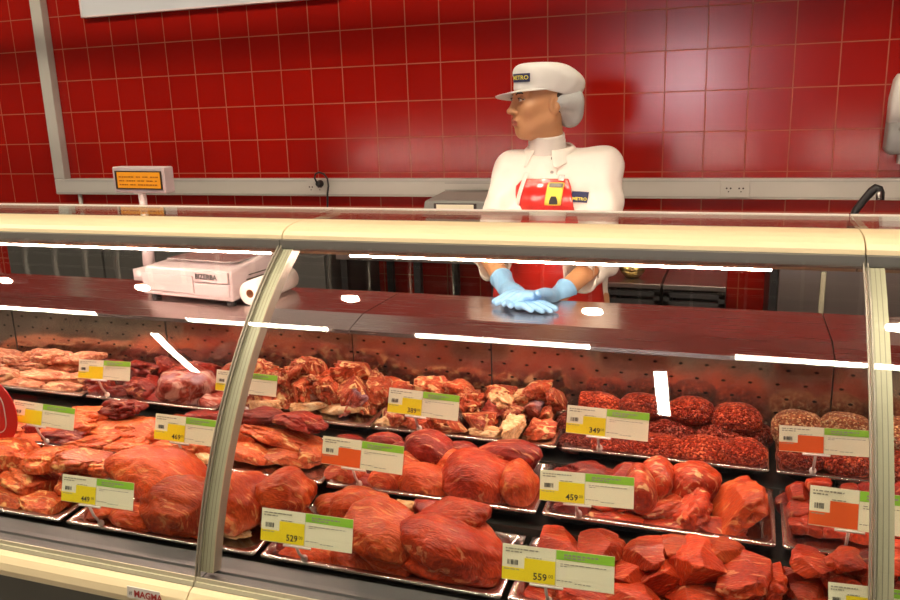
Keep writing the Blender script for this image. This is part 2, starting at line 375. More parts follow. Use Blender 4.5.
# dado trunking on the wall
TZ0, TZ1 = CZ-.429, CZ-.342
xl = at(53, 170, WALL_Y-.05).x; xr = at(66, 170, WALL_Y-.05).x
trk = thing('cable_trunking', (xl, WALL_Y, TZ0), 'grey white wall trunking running along red tiles and up the left side', 'trunking')
mb = MB(); mb.box((0, -.05, 0), (5.6-xl, 0, TZ1-TZ0), MT['trunk']); mb.build('horizontal_run', trk, bevel=.004)
mb = MB(); mb.box((0, -.0502, TZ1-TZ0+.0005), (.074, 0, 4.6-TZ0), MT['trunk']); mb.build('vertical_run', trk, bevel=.004)
mb = MB()
mb.box((.075, -.0525, TZ1-TZ0-.011), (5.6-xl, -.0505, TZ1-TZ0-.0095), MT['trunkseam']); mb.box((0, -.0525, .009), (5.6-xl, -.0505, .0105), MT['trunkseam'])
mb.build('cover_seam', trk)
# little pipes under the trunking at the left
p0 = at(80, 196, WALL_Y-.02); mb = MB(); mb.tube([(0, 0, 0), (0, 0, -.45)], .010, MT['trunk']); tag(mb.build('pipe', loc=(p0.x, WALL_Y-.02, TZ0-.001), smooth=True), 'thin grey pipe dropping from trunking at far left', 'pipe')
p0 = at(62, 212, WALL_Y-.03); mb = MB(); mb.box((-.028, -.03, -.5), (.045, .0, 0), MT['trunk']); tag(mb.build('conduit_box', loc=(p0.x, WALL_Y-.001, p0.z+.03), bevel=.003), 'flat grey conduit low on wall below trunking corner', 'conduit')

# sockets
def socket(px, lab, n=2):
    c = at(px, 187, WALL_Y-.055); w = .058*n
    t = thing('wall_socket', (c.x, WALL_Y-.0545, (TZ0+TZ1)/2), lab, 'socket')
    mb = MB(); mb.box((-w/2, -.006, -.034), (w/2, 0, .034), MT['trunk']); mb.build('face_plate', t, bevel=.002)
    for k in range(n):
        cx = (k-(n-1)/2)*.05
        mb = MB(); mb.tube([(cx, -.0062, 0), (cx, -.0072, 0)], .017, MT['trunk'], 20); o = mb.build('outlet', t)
        mb = MB()
        for s in (-1, 1): mb.tube([(cx+s*.008, -.0074, .004), (cx+s*.008, -.0084, .004)], .004, MT['bezel'], 8)
        mb.tube([(cx, -.0074, -.010), (cx, -.0084, -.010)], .003, MT['bezel'], 8)
        mb.build('pin_hole', o)
    return t
socket(735, 'double wall socket in trunking right of the woman')
socket(316, 'wall socket in trunking with black plug in it')
c = at(318, 184, WALL_Y-.09); py_ = WALL_Y-.0632
t = thing('power_plug', (c.x, py_, c.z), 'black power plug with looping cable in the wall socket', 'plug')
mb = MB(); mb.tube([(0, 0, 0), (0, -.012, 0), (0, -.03, 0)], [.019, .019, .013], MT['black'], 18); mb.build('plug_body', t, smooth=True, bevel=.002)
mb = MB(); q = []
for px, py in ((317, 183), (314.5, 178), (315.5, 174), (319, 172.3), (324, 174), (327.5, 179), (328.5, 186), (327.5, 194), (327.5, 204), (328, 214), (329, 240)):
    w = at(px, py, WALL_Y-.095); q.append((w.x-c.x, w.y-py_, w.z-c.z))
mb.tube(q, .0045, MT['black'], 8); mb.build('cable', t, smooth=True)
# recessed display/flap on trunking left of woman
c0 = at(445, 188, WALL_Y-.055)
mb = MB(); mb.box((0, -.004, -.002), (.42, 0, .001), MT['trunkseam']); mb.box((0, -.004, -.036), (.42, 0, -.032), MT['trunkseam']); mb.box((0, -.003, -.032), (.42, 0, -.002), MT['trunk'])
tag(mb.build('trunking_cover', loc=(c0.x, WALL_Y-.0535, c0.z+.024)), 'clip-on trunking cover plate left of the woman', 'cover')

# white board at top left
a = at(82, 17, WALL_Y-.03); b = at(272, 0, WALL_Y-.03)
t = thing('wall_board', (a.x, WALL_Y, a.z), 'large white board high on red wall at top left', 'board')
mb = MB(); mb.box((.004, -.03, .004), (b.x-a.x+.35, 0, 1.0), MT['board']); mb.build('panel', t)
mb = MB(); mb.box((0, -.034, -.004), (b.x-a.x+.36, 0, .004), MT['boardedge']); mb.box((-.004, -.034, -.004), (.004, 0, 1.0), MT['boardedge']); mb.build('frame', t)

# soap dispenser at right edge
a = at(883, 154, WALL_Y-.06); b = at(889, 74, WALL_Y-.06)
dw, dh = .17, b.z-a.z
t = thing('soap_dispenser', (a.x+dw/2, WALL_Y, a.z), 'white and grey soap dispenser on tiled wall at right edge', 'dispenser')
def rr_ring(w, d, z, n=6, r=.02, y0=0):
    pts = []
    for cx, cy, a0 in ((w/2-r, -r, 0), (-w/2+r, -r, 90), (-w/2+r, -d+r, 180), (w/2-r, -d+r, 270)):
        for k in range(n):
            a_ = math.radians(a0+90*k/(n-1)); pts.append((cx+r*math.cos(a_), y0+cy+r*math.sin(a_), z))
    return pts
mb = MB(); mb.loft([rr_ring(dw-.01, .10, dh*.40), rr_ring(dw-.014, .11, dh*.7), rr_ring(dw-.035, .10, dh*.93), rr_ring(dw-.06, .08, dh)], MT['offwhite']); mb.build('cover', t, smooth=True)
mb = MB(); mb.loft([rr_ring(dw-.03, .09, 0), rr_ring(dw-.002, .112, .02), rr_ring(dw-.010, .108, dh*.40)], MT['greyplastic']); o = mb.build('push_panel', t, smooth=True)
mb = MB(); mb.tube([(-dw/2+.045, -.112, dh*.32), (-dw/2+.045, -.108, dh*.32)], .008, MT['trunkseam'], 12); mb.build('emblem', o)
mb = MB(); mb.box((-.03, -.07, -.04), (.03, -.02, .0), MT['trunk']); mb.build('spout', t, bevel=.004)

# ------------------------------------------------------------------ display counters
GC, GR = (2.2528, -1.1823+CZ), 1.0868        # glass section: centre (y, z) and radius
def gpt(Y, off=0):                           # point of the glass section at depth Y, moved off along the normal
    c = (Y-GC[0])/GR; s = math.sqrt(1-c*c); return (GC[0]+(GR+off)*c, GC[1]+(GR+off)*s)
def zr(z): return z+CZ
ROW = {'F': (1.29, zr(-.893)), 'M': (1.51, zr(-.83)), 'B': (1.73, zr(-.778))}
TD, TS = .205, .018/.205                     # tray depth and slope
JL, JR = -.9900, .2200                       # the two joints
def counter(x0, x1, lab, post_at_left, logo=False, led=(.10, .12)):
    g = .0015
    t = thing('display_counter', ((x0+x1)/2, 1.75, 0), lab, 'counter', 'joined refrigerated counters')
    cx = (x0+x1)/2; a, b = x0-cx+g, x1-cx-g
    def P(poly, m, name, par=t, aa=a, bb=b, bev=0, sm=False):
        mb = MB(); mb.prism([(y-1.75, z) for y, z in poly], aa, bb, m); return mb.build(name, par, bevel=bev, smooth=sm)
    P([(1.22, .06), (1.22, .545), (2.26, .545), (2.26, .06)], MT['base'], 'base_panel')
    P([(1.30, 0), (1.30, .06), (2.2, .06), (2.2, 0)], MT['black'], 'plinth')
    bump_o = P([(1.185, .6325), (1.172, .628), (1.162, .617), (1.158, .602), (1.160, .588), (1.170, .580), (1.2195, .578), (1.2195, .6195), (1.186, .6195)], MT['cream'], 'bumper')
    P([(1.1865, .633), (1.190, .640), (1.1935, .640), (1.195, .648), (1.1975, .648), (1.1985, .634), (1.216, .634), (1.216, .620), (1.1865, .620)], MT['creamalu'], 'glass_channel')
    P([(1.2165, .622), (1.2165, .634), (1.235, .637), (1.238, .641), (1.25, .642), (1.253, .639), (1.283, .645), (1.283, .625)], MT['sill'], 'sill')
    # stepped deck under the trays
    prof = [(1.22, .546), (1.22, .618), (1.2835, .62)]
    for k in 'FMB':
        y, z = ROW[k]; prof += [(y-.004, z-.038), (y+.205, z+.018-.038)]
    prof += [(1.944, zr(-.80)), (1.944, .546)]
    P(prof, MT['deck'], 'deck')
    P([(1.945, .70), (1.945, zr(-.599)), (1.955, zr(-.599)), (1.955, .70)], MT['panel'], 'perforated_back_panel')
    for s in ((.33,) if x1-x0 < 1.4 else (.33, .66)):
        mb = MB(); xx = a+(b-a)*s; mb.box((xx-.0015, .1935, .76), (xx+.0015, .1949, zr(-.600)), MT['black']); mb.build('panel_seam', t)
    wt = P([(1.925, zr(-.600)), (1.928, zr(-.590)), (2.02, zr(-.567)), (2.29, zr(-.567)), (2.292, zr(-.60))], MT['worktop'], 'worktop')
    P([(1.96, .546), (1.96, zr(-.601)), (2.26, zr(-.601)), (2.26, .546)], MT['base'], 'rear_housing')
    # hood, lamp housing, lamp
    hood = P([(1.622, zr(-.2885)), (1.624, zr(-.280)), (1.634, zr(-.271)), (1.654, zr(-.2635)), (1.68, zr(-.2595)), (1.71, zr(-.2585)), (1.745, zr(-.2585)), (1.745, zr(-.300)), (1.665, zr(-.300)), (1.655, zr(-.2885))], MT['cream'], 'hood')
    P([(1.665, zr(-.3005)), (1.745, zr(-.3005)), (1.80, zr(-.312)), (1.80, zr(-.342)), (1.73, zr(-.342)), (1.70, zr(-.325))], MT['olive'], 'lamp_housing')
    P([(1.611, zr(-.2895)), (1.6545, zr(-.2890)), (1.664, zr(-.3005)), (1.664, zr(-.3145)), (1.618, zr(-.3145)), (1.611, zr(-.308))], MT['hinge'], 'glass_hinge')
    mb = MB(); mb.tube([(a+led[0], .012, zr(-.350)), (b-led[1], .012, zr(-.350))], .0028, MT['led'], 10); mb.build('lamp_tube', t, smooth=True)
    tg = P([(1.735, zr(-.2580)), (1.735, zr(-.2525)), (1.884, zr(-.2525)), (1.884, zr(-.2580))], MT['glass'], 'top_glass', aa=a, bb=b)
    P([(1.8845, zr(-.2625)), (1.8845, zr(-.2505)), (1.8965, zr(-.2505)), (1.8965, zr(-.2625))], MT['glassedge'], 'top_glass_edge')
    # curved front pane
    N = 60; Ys = [1.2015+(1.618-1.2015)*k/(N-1) for k in range(N)]
    mb = MB()
    for off in (.003, -.003):
        vs = [(x, gpt(y, off)[0]-1.75, gpt(y, off)[1]) for y in Ys for x in (a+.002, b-.002)]
        mb.add(vs, [(2*k, 2*k+1, 2*k+3, 2*k+2) for k in range(N-1)], MT['glass'])
    mb.build('curved_glass_pane', t, smooth=True)
    for xx in (a+.002, b-.002):
        mb = MB()
        for k in range(N-1):
            (y0, z0), (y1, z1) = gpt(Ys[k], .0032), gpt(Ys[k+1], .0032); (y2, z2), (y3, z3) = gpt(Ys[k], -.0032), gpt(Ys[k+1], -.0032)
            mb.add([(xx-.0012, y0-1.75, z0), (xx-.0012, y1-1.75, z1), (xx-.0012, y3-1.75, z3), (xx-.0012, y2-1.75, z2), (xx+.0012, y0-1.75, z0), (xx+.0012, y1-1.75, z1), (xx+.0012, y3-1.75, z3), (xx+.0012, y2-1.75, z2)],
                   [(0,1,2,3),(7,6,5,4),(0,4,5,1),(2,6,7,3)], MT['postside'])
        mb.build('pane_edge', t)
    if post_at_left:                         # arched post just inside the joint
        Ys = [1.2045+(1.64-1.2045)*k/19 for k in range(20)]
        for nm_, lo, hi, w0, w1, m in (('post', -.009, -.034, .0, .029, MT['postside']), ('post_face', -.005, -.0088, -.001, .030, MT['creamalu'])):
            mb = MB(); n = 20; vs = []
            for off, x in ((lo, w0), (lo, w1), (hi, w1), (hi, w0)):
                vs += [(a+x, gpt(y, off)[0]-1.75, gpt(y, off)[1]) for y in Ys]
            fs = []
            for q in range(4):
                r = (q+1) % 4
                for k in range(n-1): fs.append((q*n+k, q*n+k+1, r*n+k+1, r*n+k))
            fs += [(0, n, 2*n, 3*n), (n-1, 2*n-1, 3*n-1, 4*n-1)]
            mb.add(vs, fs, m)
            po_ = mb.build(nm_, t)
        mb = MB()
        for x in (.006, .014, .022):
            for k in range(n-1):
                (y0, z0), (y1, z1) = gpt(Ys[k], -.0046), gpt(Ys[k+1], -.0046)
                mb.add([(a+x-.0007, y0-1.75, z0), (a+x+.0007, y0-1.75, z0), (a+x+.0007, y1-1.75, z1), (a+x-.0007, y1-1.75, z1)], [(0,1,2,3)], MT['postside'])
        mb.build('post_groove', t)
        mb = MB(); mb.box((a-.01, -.105, zr(-.318)), (a+.075, -.03, zr(-.302)), MT['black']); mb.build('post_bracket', t, bevel=.003)
        mb = MB(); mb.box((a, -.004, zr(-.2675)), (a+.02, .134, zr(-.2610)), MT['creamalu']); mb.build('glass_bracket', t, bevel=.002)
    if logo:
        mb = MB(); lx = at(143, 588, 1.157).x-cx
        ux, uz = Vector((1, 0, 0)), Vector((0, .12, 1)).normalized(); o0 = Vector((lx-.036, 1.1570-1.75, .606))
        nn = ux.cross(uz)
        q = [o0-uz*.004-ux*.004, o0+ux*.076-uz*.004, o0+ux*.076+uz*.020, o0+uz*.020-ux*.004]
        mb.add([v+nn*.0005 for v in q]+[v+nn*.0025 for v in q], [(0,1,2,3),(4,5,6,7),(0,1,5,4),(1,2,6,5),(2,3,7,6),(3,0,4,7)], MT['offwhite'])
        pl = mb.build('logo_plate', t)
        mb = MB(); text_into(mb, 'MAGMA', .019, o0+ux*.013+uz*.001, ux, uz, mat('logo red', (.35, .02, .015, 1), .5), .003, bold=.0006)
        text_into(mb, '#', .013, o0+ux*.001+uz*.003, ux, uz, MT['ink'], .003)
        mb.build('lettering', pl)
    return t
counter(JL-1.83, JL, 'left display counter with scale on top and pork and ham trays inside', False, True, (.1, .12))
counter(JL, JR, 'middle display counter where the woman stands, steaks and roasts inside', True, led=(.10, .15))
counter(JR, JR+1.22, 'right display counter mostly cut off by right photo edge', True, led=(.17, .12))

# ------------------------------------------------------------------ trays
def xrow(px, Y, z):
    k = (px-450); r = Vector((0, Y, z-CZ))
    return (F_PX*r.dot(R2)-k*r.dot(FW))/(k*FW.x-F_PX*R2.x)
TR = {}
def tray(key, row, p0, p1, lab):
    Y, z = ROW[row]; x0, x1 = xrow(p0, Y, z)+.003, xrow(p1, Y, z)-.003
    w = x1-x0; t = MB()
    def ring(ins, dz, r, n=7):
        pts = []
        for cx, cy, a0 in ((w/2-ins-r, TD-ins-r, 0), (-w/2+ins+r, TD-ins-r, 90), (-w/2+ins+r, ins+r, 180), (w/2-ins-r, ins+r, 270)):
            for k in range(n):
                a_ = math.radians(a0+90*k/(n-1)); y = cy+r*math.sin(a_); pts.append((cx+r*math.cos(a_), y, dz+y*TS))
        return pts
    t.loft([ring(.0, -.006, .006), ring(.0, -.001, .006), ring(.0015, .0, .006), ring(.012, 0, .024), ring(.0125, -.0025, .026), ring(.016, -.003, .026), ring(.023, -.028, .03), ring(.029, -.031, .03)], MT['tray'], (False, True))
    o = t.build('meat_tray', loc=((x0+x1)/2, Y, z), smooth=True)
    o.modifiers.new('thickness', 'SOLIDIFY').thickness = .0012
    o.modifiers['thickness'].offset = -1
    tag(o, lab, 'tray', 'steel meat trays in the counter')
    TR[key] = (x0, x1, Y, z, [])
for a_ in (
    ('B0', 'B', -95, 82, 'steel tray of long pale pork strips, back row at far left'),
    ('B1', 'B', 84, 216, 'steel tray of dark shin beef with a purple skin piece, back row'),
    ('B2', 'B', 218, 371, 'steel tray of meaty bones right of left post, back row'),
    ('B3', 'B', 373, 557, 'steel tray of ragged soup bones and fat, back row centre'),
    ('B4', 'B', 560, 771, 'steel tray of dark red mince balls, back row'),
    ('B5', 'B', 775, 990, 'steel tray of pale peach patties, back row at right'),
    ('M0', 'M', -60, 150, 'steel tray of thin pale pork slabs, middle row at far left'),
    ('M1', 'M', 152, 322, 'steel tray of sliced fat-rimmed pork, middle row behind left post'),
    ('M2', 'M', 325, 537, 'steel tray of smooth red beef lobes, middle row centre'),
    ('M3', 'M', 540, 778, 'steel tray of veined steak pieces, middle row'),
    ('M4', 'M', 781, 1010, 'steel tray of small beef cubes, middle row at right'),
    ('F0', 'F', -150, 60, 'steel tray of orange pork neck slabs, front row at far left'),
    ('F1', 'F', 64, 255, 'steel tray of big ham roasts, front row left of left post'),
    ('F2', 'F', 258, 502, 'steel tray of the largest beef roasts, front row centre'),
    ('F3', 'F', 505, 803, 'steel tray of angular beef chunks, front row'),
    ('F4', 'F', 806, 1100, 'steel tray of loose stewing beef, front row at lower right')): tray(*a_)

# ------------------------------------------------------------------ meat
_b = bmesh.new(); bmesh.ops.create_icosphere(_b, subdivisions=5, radius=1); _b.verts.ensure_lookup_table()
ICO = [v.co.copy() for v in _b.verts]; ICOF = [tuple(v.index for v in f.verts) for f in _b.faces]; _b.free()
_b = bmesh.new(); bmesh.ops.create_icosphere(_b, subdivisions=4, radius=1); _b.verts.ensure_lookup_table()
ICO4 = [v.co.copy() for v in _b.verts]; ICO4F = [tuple(v.index for v in f.verts) for f in _b.faces]; _b.free()
KIND = {  # thickness/depth ratio, box exponent, low noise, mid noise, cutting planes, plane distances, seam depth, seam frequency
    'roast': (.85, 1.0, .15, .05, 1, (.8, .95), .045, 1.1), 'lobe': (.9, 1.0, .10, .03, 1, (.84, .95), .02, 1.0), 'chunk': (.55, .75, .20, .09, 5, (.50, .82), .04, 1.6),
    'cube': (.85, .62, .14, .08, 6, (.6, .8), .04, 2), 'slab': (.38, .78, .22, .10, 2, (.65, .9), .08, 1.9), 'strip': (.7, .9, .18, .11, 0, (.8, .9), .14, 2.0),
    'bone': (.85, .85, .30, .20, 4, (.55, .85), .22, 2.3), 'mince': (.80, .95, .07, .035, 0, (1, 1), 0, 1), 'patty': (.8, .9, .05, .02, 0, (1, 1), 0, 1), 'scrap': (.6, .85, .32, .18, 2, (.6, .85), .2, 2.2),
}
ORD = ['first', 'second', 'third', 'fourth', 'fifth', 'sixth', 'seventh', 'eighth', 'ninth', 'tenth', 'eleventh', 'twelfth']
pieces = []
def smooth_noise(p): return noise.noise(p)
def piece(tr, px, py, w, h, kind='chunk', m='beef', rot=0, name='beef_chunk', label=None, word=None, up=0, k=None, lift=True):
    x0, x1, Yf, zf, lst = TR[tr]
    kk, ex, n1, n2, npl, pd, sdp, sfr = KIND[kind]; kk = k or kk
    zb = lambda y: zf-.029+(y-Yf)*TS         # inside bottom of the tray
    d = ray(px, py); phi = math.atan2(-d.z, d.y)
    Y = Yf+TD*.5
    for _ in range(4):                       # rest on the tray bottom along the line of sight
        mpp = (Y/d.y)/F_PX; H = h*mpp; W = .35*(at(px+w/2, py, Y).x-at(px-w/2, py, Y).x)+.65*w*mpp
        D = H/math.sqrt(math.sin(phi)**2+(kk*math.cos(phi))**2); D = min(D, TD*.70); T = max(kk*D, H*.55/math.cos(phi)) if H*math.cos(phi) > kk*D*1.25 else kk*D
        s = ((zb(Yf)-Yf*TS + T*.5+up) - CZ)/(d.z - d.y*TS); Y = s*d.y
        lo, hi = Yf+.026+D*.44, Yf+TD-.020-D*.40
        if lo > hi: lo = hi = (lo+hi)/2
        Y = min(max(Y, lo), hi)
    c = CAMP + d*(Y/d.y)
    gap = c.z-T*.47-zb(Y)                    # how far the underside hangs above the tray
    seed = Vector((random.uniform(-50, 50), random.uniform(-50, 50), random.uniform(-50, 50)))
    planes = []
    for i in range(npl):
        v = Vector((random.gauss(0, 1), random.gauss(-.2, 1), random.gauss(.4, .8))).normalized(); planes.append((v, random.uniform(*pd)))
    big = w*h > 850
    V, F = (ICO, ICOF) if big else (ICO4, ICO4F)
    rm = Matrix.Rotation(math.radians(-rot), 3, 'Y') @ Matrix.Rotation(math.radians(random.uniform(-12, 12)), 3, 'Z')
    out = []
    for p in V:
        q = Vector([math.copysign(abs(t)**ex, t) for t in p]); q = q.normalized()*(q.length**.55)
        a = smooth_noise(p*1.15+seed); b = smooth_noise(p*2.9+seed*1.7); e = smooth_noise(p*7+seed)
        q *= 1 + n1*1.5*a + n2*1.5*b + n2*.5*e + (n2*.22*smooth_noise(p*16+seed) if big else 0)
        if sdp:
            c1 = smooth_noise(Vector((p.x*1.25, p.y, p.z*.8))*sfr+seed*2.3); q *= 1-sdp*math.exp(-(c1/.07)**2)
        for v, dd in planes:
            s_ = q.dot(v)-dd
            if s_ > 0: q -= v*s_*.97
        q.z = max(q.z, -.86+.04*b)
        q = rm @ Vector((q.x*W*.53, q.y*D*.53, q.z*T*.53))
        out.append(q)
    if gap > .004 and lift and gap < .03:    # a pile is solid underneath: draw the underside down to the tray
        zmin = min(q.z for q in out)
        for q in out:
            if q.z < 0: q.z -= gap*min(1, (q.z/zmin))**1.5*.98
    # keep inside the tray width, above the sloping bottom
    for q in out:
        wy = c.y+q.y; wy = min(max(wy, Yf+.0135), Yf+TD-.0135); q.y = wy-c.y
        wx = min(max(c.x+q.x, x0+.014), x1-.014)
        if x0+.05 < c.x < x1-.05: q.x = wx-c.x
        if c.z+q.z < zb(wy)+.002: q.z = zb(wy)+.002-c.z
        if c.z+q.z < zf+(wy-Yf)*TS:          # below the rim the walls lean inwards
            dep = (zf+(wy-Yf)*TS-(c.z+q.z))*.4; wy2 = min(max(wy, Yf+.016+dep), Yf+TD-.016-dep); q.y = wy2-c.y
    zmin = min(q.z for q in out)
    me = bpy.data.meshes.new(name); me.from_pydata([(q.x, q.y, q.z-zmin) for q in out], [], F); me.materials.append(MT[m])
    me.polygons.foreach_set('use_smooth', [True]*len(F))
    o = bpy.data.objects.new(name, me); COL.objects.link(o); o.location = (c.x, c.y, c.z+zmin)
    lst.append((o, px, py, word, label))
    return o

def lay(tr, kind, m, name, word, rows, **kw):
    for r in rows:
        r = list(r); lab = r.pop() if isinstance(r[-1], str) else None
        piece(tr, *r[:4], kind=kind, m=m, rot=(r[4] if len(r) > 4 else 0), name=name, word=word, label=lab, **kw)

# back row ---------------------------------------------------------------
lay('B0', 'strip', 'strip', 'pork_strip', 'pale pork strip', [
 (-40, 372, 70, 20), (8, 358, 58, 15, -4), (48, 356, 60, 15, 3), (84, 358, 46, 14, 8), (-10, 366, 50, 15), (28, 367, 62, 15, 6), (66, 368, 56, 14, 5), (98, 369, 30, 14, 10),
 (0, 375, 50, 15, 8), (40, 377, 58, 14, 4), (78, 379, 48, 14, 8), (-30, 384, 60, 16), (22, 385, 52, 13, 4), (60, 388, 46, 12, 5)])
lay('B1', 'bone', 'beefdark', 'shin_beef_chunk', 'dark shin beef chunk', [(112, 372, 34, 20), (141, 368, 40, 18), (170, 367, 36, 16, -10), (205, 368, 34, 18), (104, 386, 34, 22), (124, 392, 36, 18), (148, 388, 34, 24, -8), (152, 400, 26, 12)])
lay('B1', 'roast', 'purple', 'shin_muscle', 'shin', [(187, 386, 62, 42, 8, 'large shin muscle with purple grey skin, left of left post')])
lay('B1', 'chunk', 'purple', 'shin_beef_chunk', 'purple streaked shin chunk', [(212, 398, 30, 22)])
lay('B2', 'bone', 'bone', 'meaty_bone', 'meaty bone', [
 (238, 372, 44, 26), (262, 374, 36, 24), (312, 368, 44, 22, -10), (352, 372, 46, 22, 6), (288, 378, 42, 34, 20), (306, 384, 30, 36, 60), (328, 386, 42, 30, -12), (355, 390, 40, 36, -18), (280, 396, 40, 24), (246, 394, 40, 26), (376, 390, 26, 30, 20)])
lay('B2', 'slab', 'palefat', 'fat_piece', 'pale fat flap', [(262, 404, 50, 14, 6), (306, 406, 48, 12, 8), (338, 409, 52, 12, 8)], k=.6)
lay('B2', 'bone', 'purple', 'meaty_bone', 'purplish meaty bone', [(312, 398, 36, 20, 20), (352, 404, 36, 24, 50)])
lay('B3', 'bone', 'bone', 'soup_bone', 'ragged soup bone', [
 (396, 388, 40, 18), (430, 386, 42, 18, 6), (462, 389, 34, 18), (500, 392, 34, 18, 10), (534, 392, 36, 20, 8), (394, 418, 34, 22, 35), (468, 404, 30, 34, 70), (420, 424, 34, 18), (448, 424, 34, 20, -10), (480, 420, 32, 24),
 (516, 410, 26, 26, 30), (546, 414, 28, 26, 40), (540, 430, 34, 20, 10), (555, 398, 24, 22)])
lay('B3', 'scrap', 'beefdark', 'soup_bone', 'dark soup bone scrap', [(436, 412, 44, 22), (404, 404, 34, 18)])
lay('B3', 'bone', 'purple', 'soup_bone', 'lilac-grey soup bone', [(494, 412, 30, 24, -10), (536, 408, 28, 26, 60)])
lay('B3', 'scrap', 'palefat', 'fat_piece', 'pale fat lump', [(504, 398, 26, 20, -20), (384, 424, 20, 14), (512, 428, 26, 26, 60), (486, 432, 34, 12, 8), (526, 396, 24, 14)])
lay('B4', 'mince', 'mince', 'mince_ball', 'bright mince ball', [(596, 404, 50, 24), (644, 406, 50, 26), (690, 411, 50, 28), (736, 418, 48, 30), (612, 446, 44, 22), (658, 449, 52, 30), (704, 452, 52, 32), (746, 454, 42, 30)])
lay('B4', 'mince', 'mincedark', 'mince_ball', 'dark mince ball', [(578, 424, 42, 26), (620, 428, 46, 28), (668, 431, 54, 26), (720, 436, 54, 26), (576, 444, 36, 22), (758, 436, 28, 26)])
lay('B5', 'patty', 'mincepale', 'minced_patty', 'pale peach patty', [(797, 427, 48, 34), (845, 430, 50, 34), (894, 434, 46, 34), (942, 440, 48, 34)])
lay('B5', 'patty', 'mince', 'minced_patty', 'red brown patty', [(800, 458, 46, 28), (848, 462, 50, 30), (897, 466, 46, 30), (946, 470, 48, 30)])
# middle row ---------------------------------------------------------------
lay('M0', 'slab', 'pork', 'pork_slab', 'pale pork slab', [(-20, 420, 60, 26), (88, 416, 60, 20, 6), (70, 428, 66, 22, 6), (112, 426, 62, 24, 8), (140, 430, 46, 26, 8), (40, 440, 60, 20), (90, 443, 60, 18, 8), (122, 446, 54, 18, 8), (10, 430, 50, 22)], k=.5)
lay('M0', 'scrap', 'beefdark', 'pork_offcut', 'dark red offcut', [(120, 408, 48, 18, 5), (66, 440, 40, 18), (34, 428, 34, 18), (30, 447, 34, 12)])
lay('M1', 'slab', 'pork', 'sliced_pork', 'fat-rimmed pork slice', [(176, 432, 56, 28), (166, 450, 40, 18), (200, 446, 50, 24), (240, 432, 52, 24, -6), (272, 432, 60, 22, -12), (296, 440, 62, 22, -16), (252, 450, 56, 22, -10), (292, 455, 52, 20, -12), (312, 452, 30, 22)], k=.5)
lay('M1', 'slab', 'beefdark', 'sliced_pork', 'dark red slice', [(264, 416, 44, 16), (300, 420, 52, 18, -6), (212, 420, 60, 22)], k=.5)
lay('M1', 'scrap', 'palefat', 'fat_piece', 'pale fat trimming', [(178, 456, 30, 14), (206, 458, 28, 12)])
lay('M2', 'lobe', 'beefdark', 'beef_lobe', 'dark red beef lobe', [(432, 449, 50, 36, -14), (508, 456, 66, 32, 8), (350, 446, 40, 22), (384, 442, 36, 18), (366, 486, 56, 22), (462, 452, 30, 22), (400, 452, 26, 22)])
lay('M2', 'lobe', 'roast', 'beef_lobe', 'bright red beef lobe', [(409, 466, 38, 28, -20), (425, 483, 58, 36, -10), (455, 466, 42, 30, -20), (520, 487, 38, 52, 20), (345, 474, 40, 26), (388, 480, 40, 30, 10), (344, 486, 34, 16)])
lay('M2', 'lobe', 'beef', 'beef_lobe', 'lobe', [(479, 481, 76, 64, 0, 'largest round beef lobe in the middle row, red with darker bands')])
lay('M3', 'slab', 'beefdark', 'beef_steak', 'dark red steak piece', [(560, 486, 40, 30), (590, 474, 60, 22), (626, 476, 30, 24), (570, 508, 44, 18, 10)], k=.6)
lay('M3', 'lobe', 'marbled', 'beef_steak', 'veined red steak piece', [(657, 480, 34, 44, -10), (694, 482, 52, 40, 8), (642, 490, 30, 50, 15)])
lay('M3', 'slab', 'marbled', 'beef_steak', 'veined flat steak piece', [(610, 500, 60, 26, 8), (606, 517, 60, 18, 8), (660, 508, 60, 24, 20), (690, 512, 44, 40, 50), (664, 525, 60, 18, 10), (716, 526, 66, 18, -6)], k=.5)
lay('M3', 'slab', 'roast', 'beef_steak', 'steak', [(742, 508, 62, 44, 30, 'flat steak with pale fat edge at right end of the veined steak tray')], k=.6)
lay('M4', 'cube', 'beef', 'beef_cube', 'small beef cube', [(797, 492, 26, 20), (797, 509, 28, 22), (795, 525, 26, 18), (820, 486, 28, 16), (850, 492, 28, 18), (822, 503, 28, 20), (846, 508, 28, 22), (870, 510, 28, 20), (812, 526, 38, 18, -10), (836, 530, 36, 20, 12), (862, 534, 32, 18), (892, 505, 30, 24), (893, 527, 30, 20), (888, 543, 36, 14), (925, 512, 34, 30), (926, 538, 36, 24)])
lay('M4', 'cube', 'beefdark', 'beef_cube', 'darker beef cube', [(783, 500, 16, 16), (812, 496, 18, 16), (905, 490, 30, 20), (872, 492, 26, 18)])
# front row ---------------------------------------------------------------
lay('F0', 'slab', 'porkneck', 'pork_neck_slab', 'orange pork neck slab', [
 (-55, 470, 70, 40), (6, 452, 60, 28, -6), (48, 460, 50, 26, 8), (-8, 478, 62, 34, -10), (34, 478, 60, 34, -14), (8, 498, 66, 26, -6), (46, 503, 40, 24, -6), (-60, 505, 70, 36)], k=.5)
lay('F1', 'slab', 'porkneck', 'pork_neck_slab', 'orange pork slab', [(84, 460, 52, 26, 4), (112, 466, 44, 24, 10), (84, 484, 46, 30, -20)], k=.55)
lay('F1', 'roast', 'roast', 'ham_roast', 'ham', [
 (160, 476, 92, 62, -12, 'large orange ham roast with fine fat lines, behind the tag'), (186, 506, 84, 58, -8, 'dark-faced ham roast in front of the larger roast, left of left post'),
 (136, 516, 62, 30, 6, 'small ham roast with pale fat end, low at left of the dark-faced roast'), (240, 500, 54, 62, 0, 'ham roast seen right of left post, beside its pale rim')])
lay('F1', 'scrap', 'palefat', 'fat_piece', 'pale fat end', [(124, 509, 22, 12), (234, 531, 36, 14, -4)])
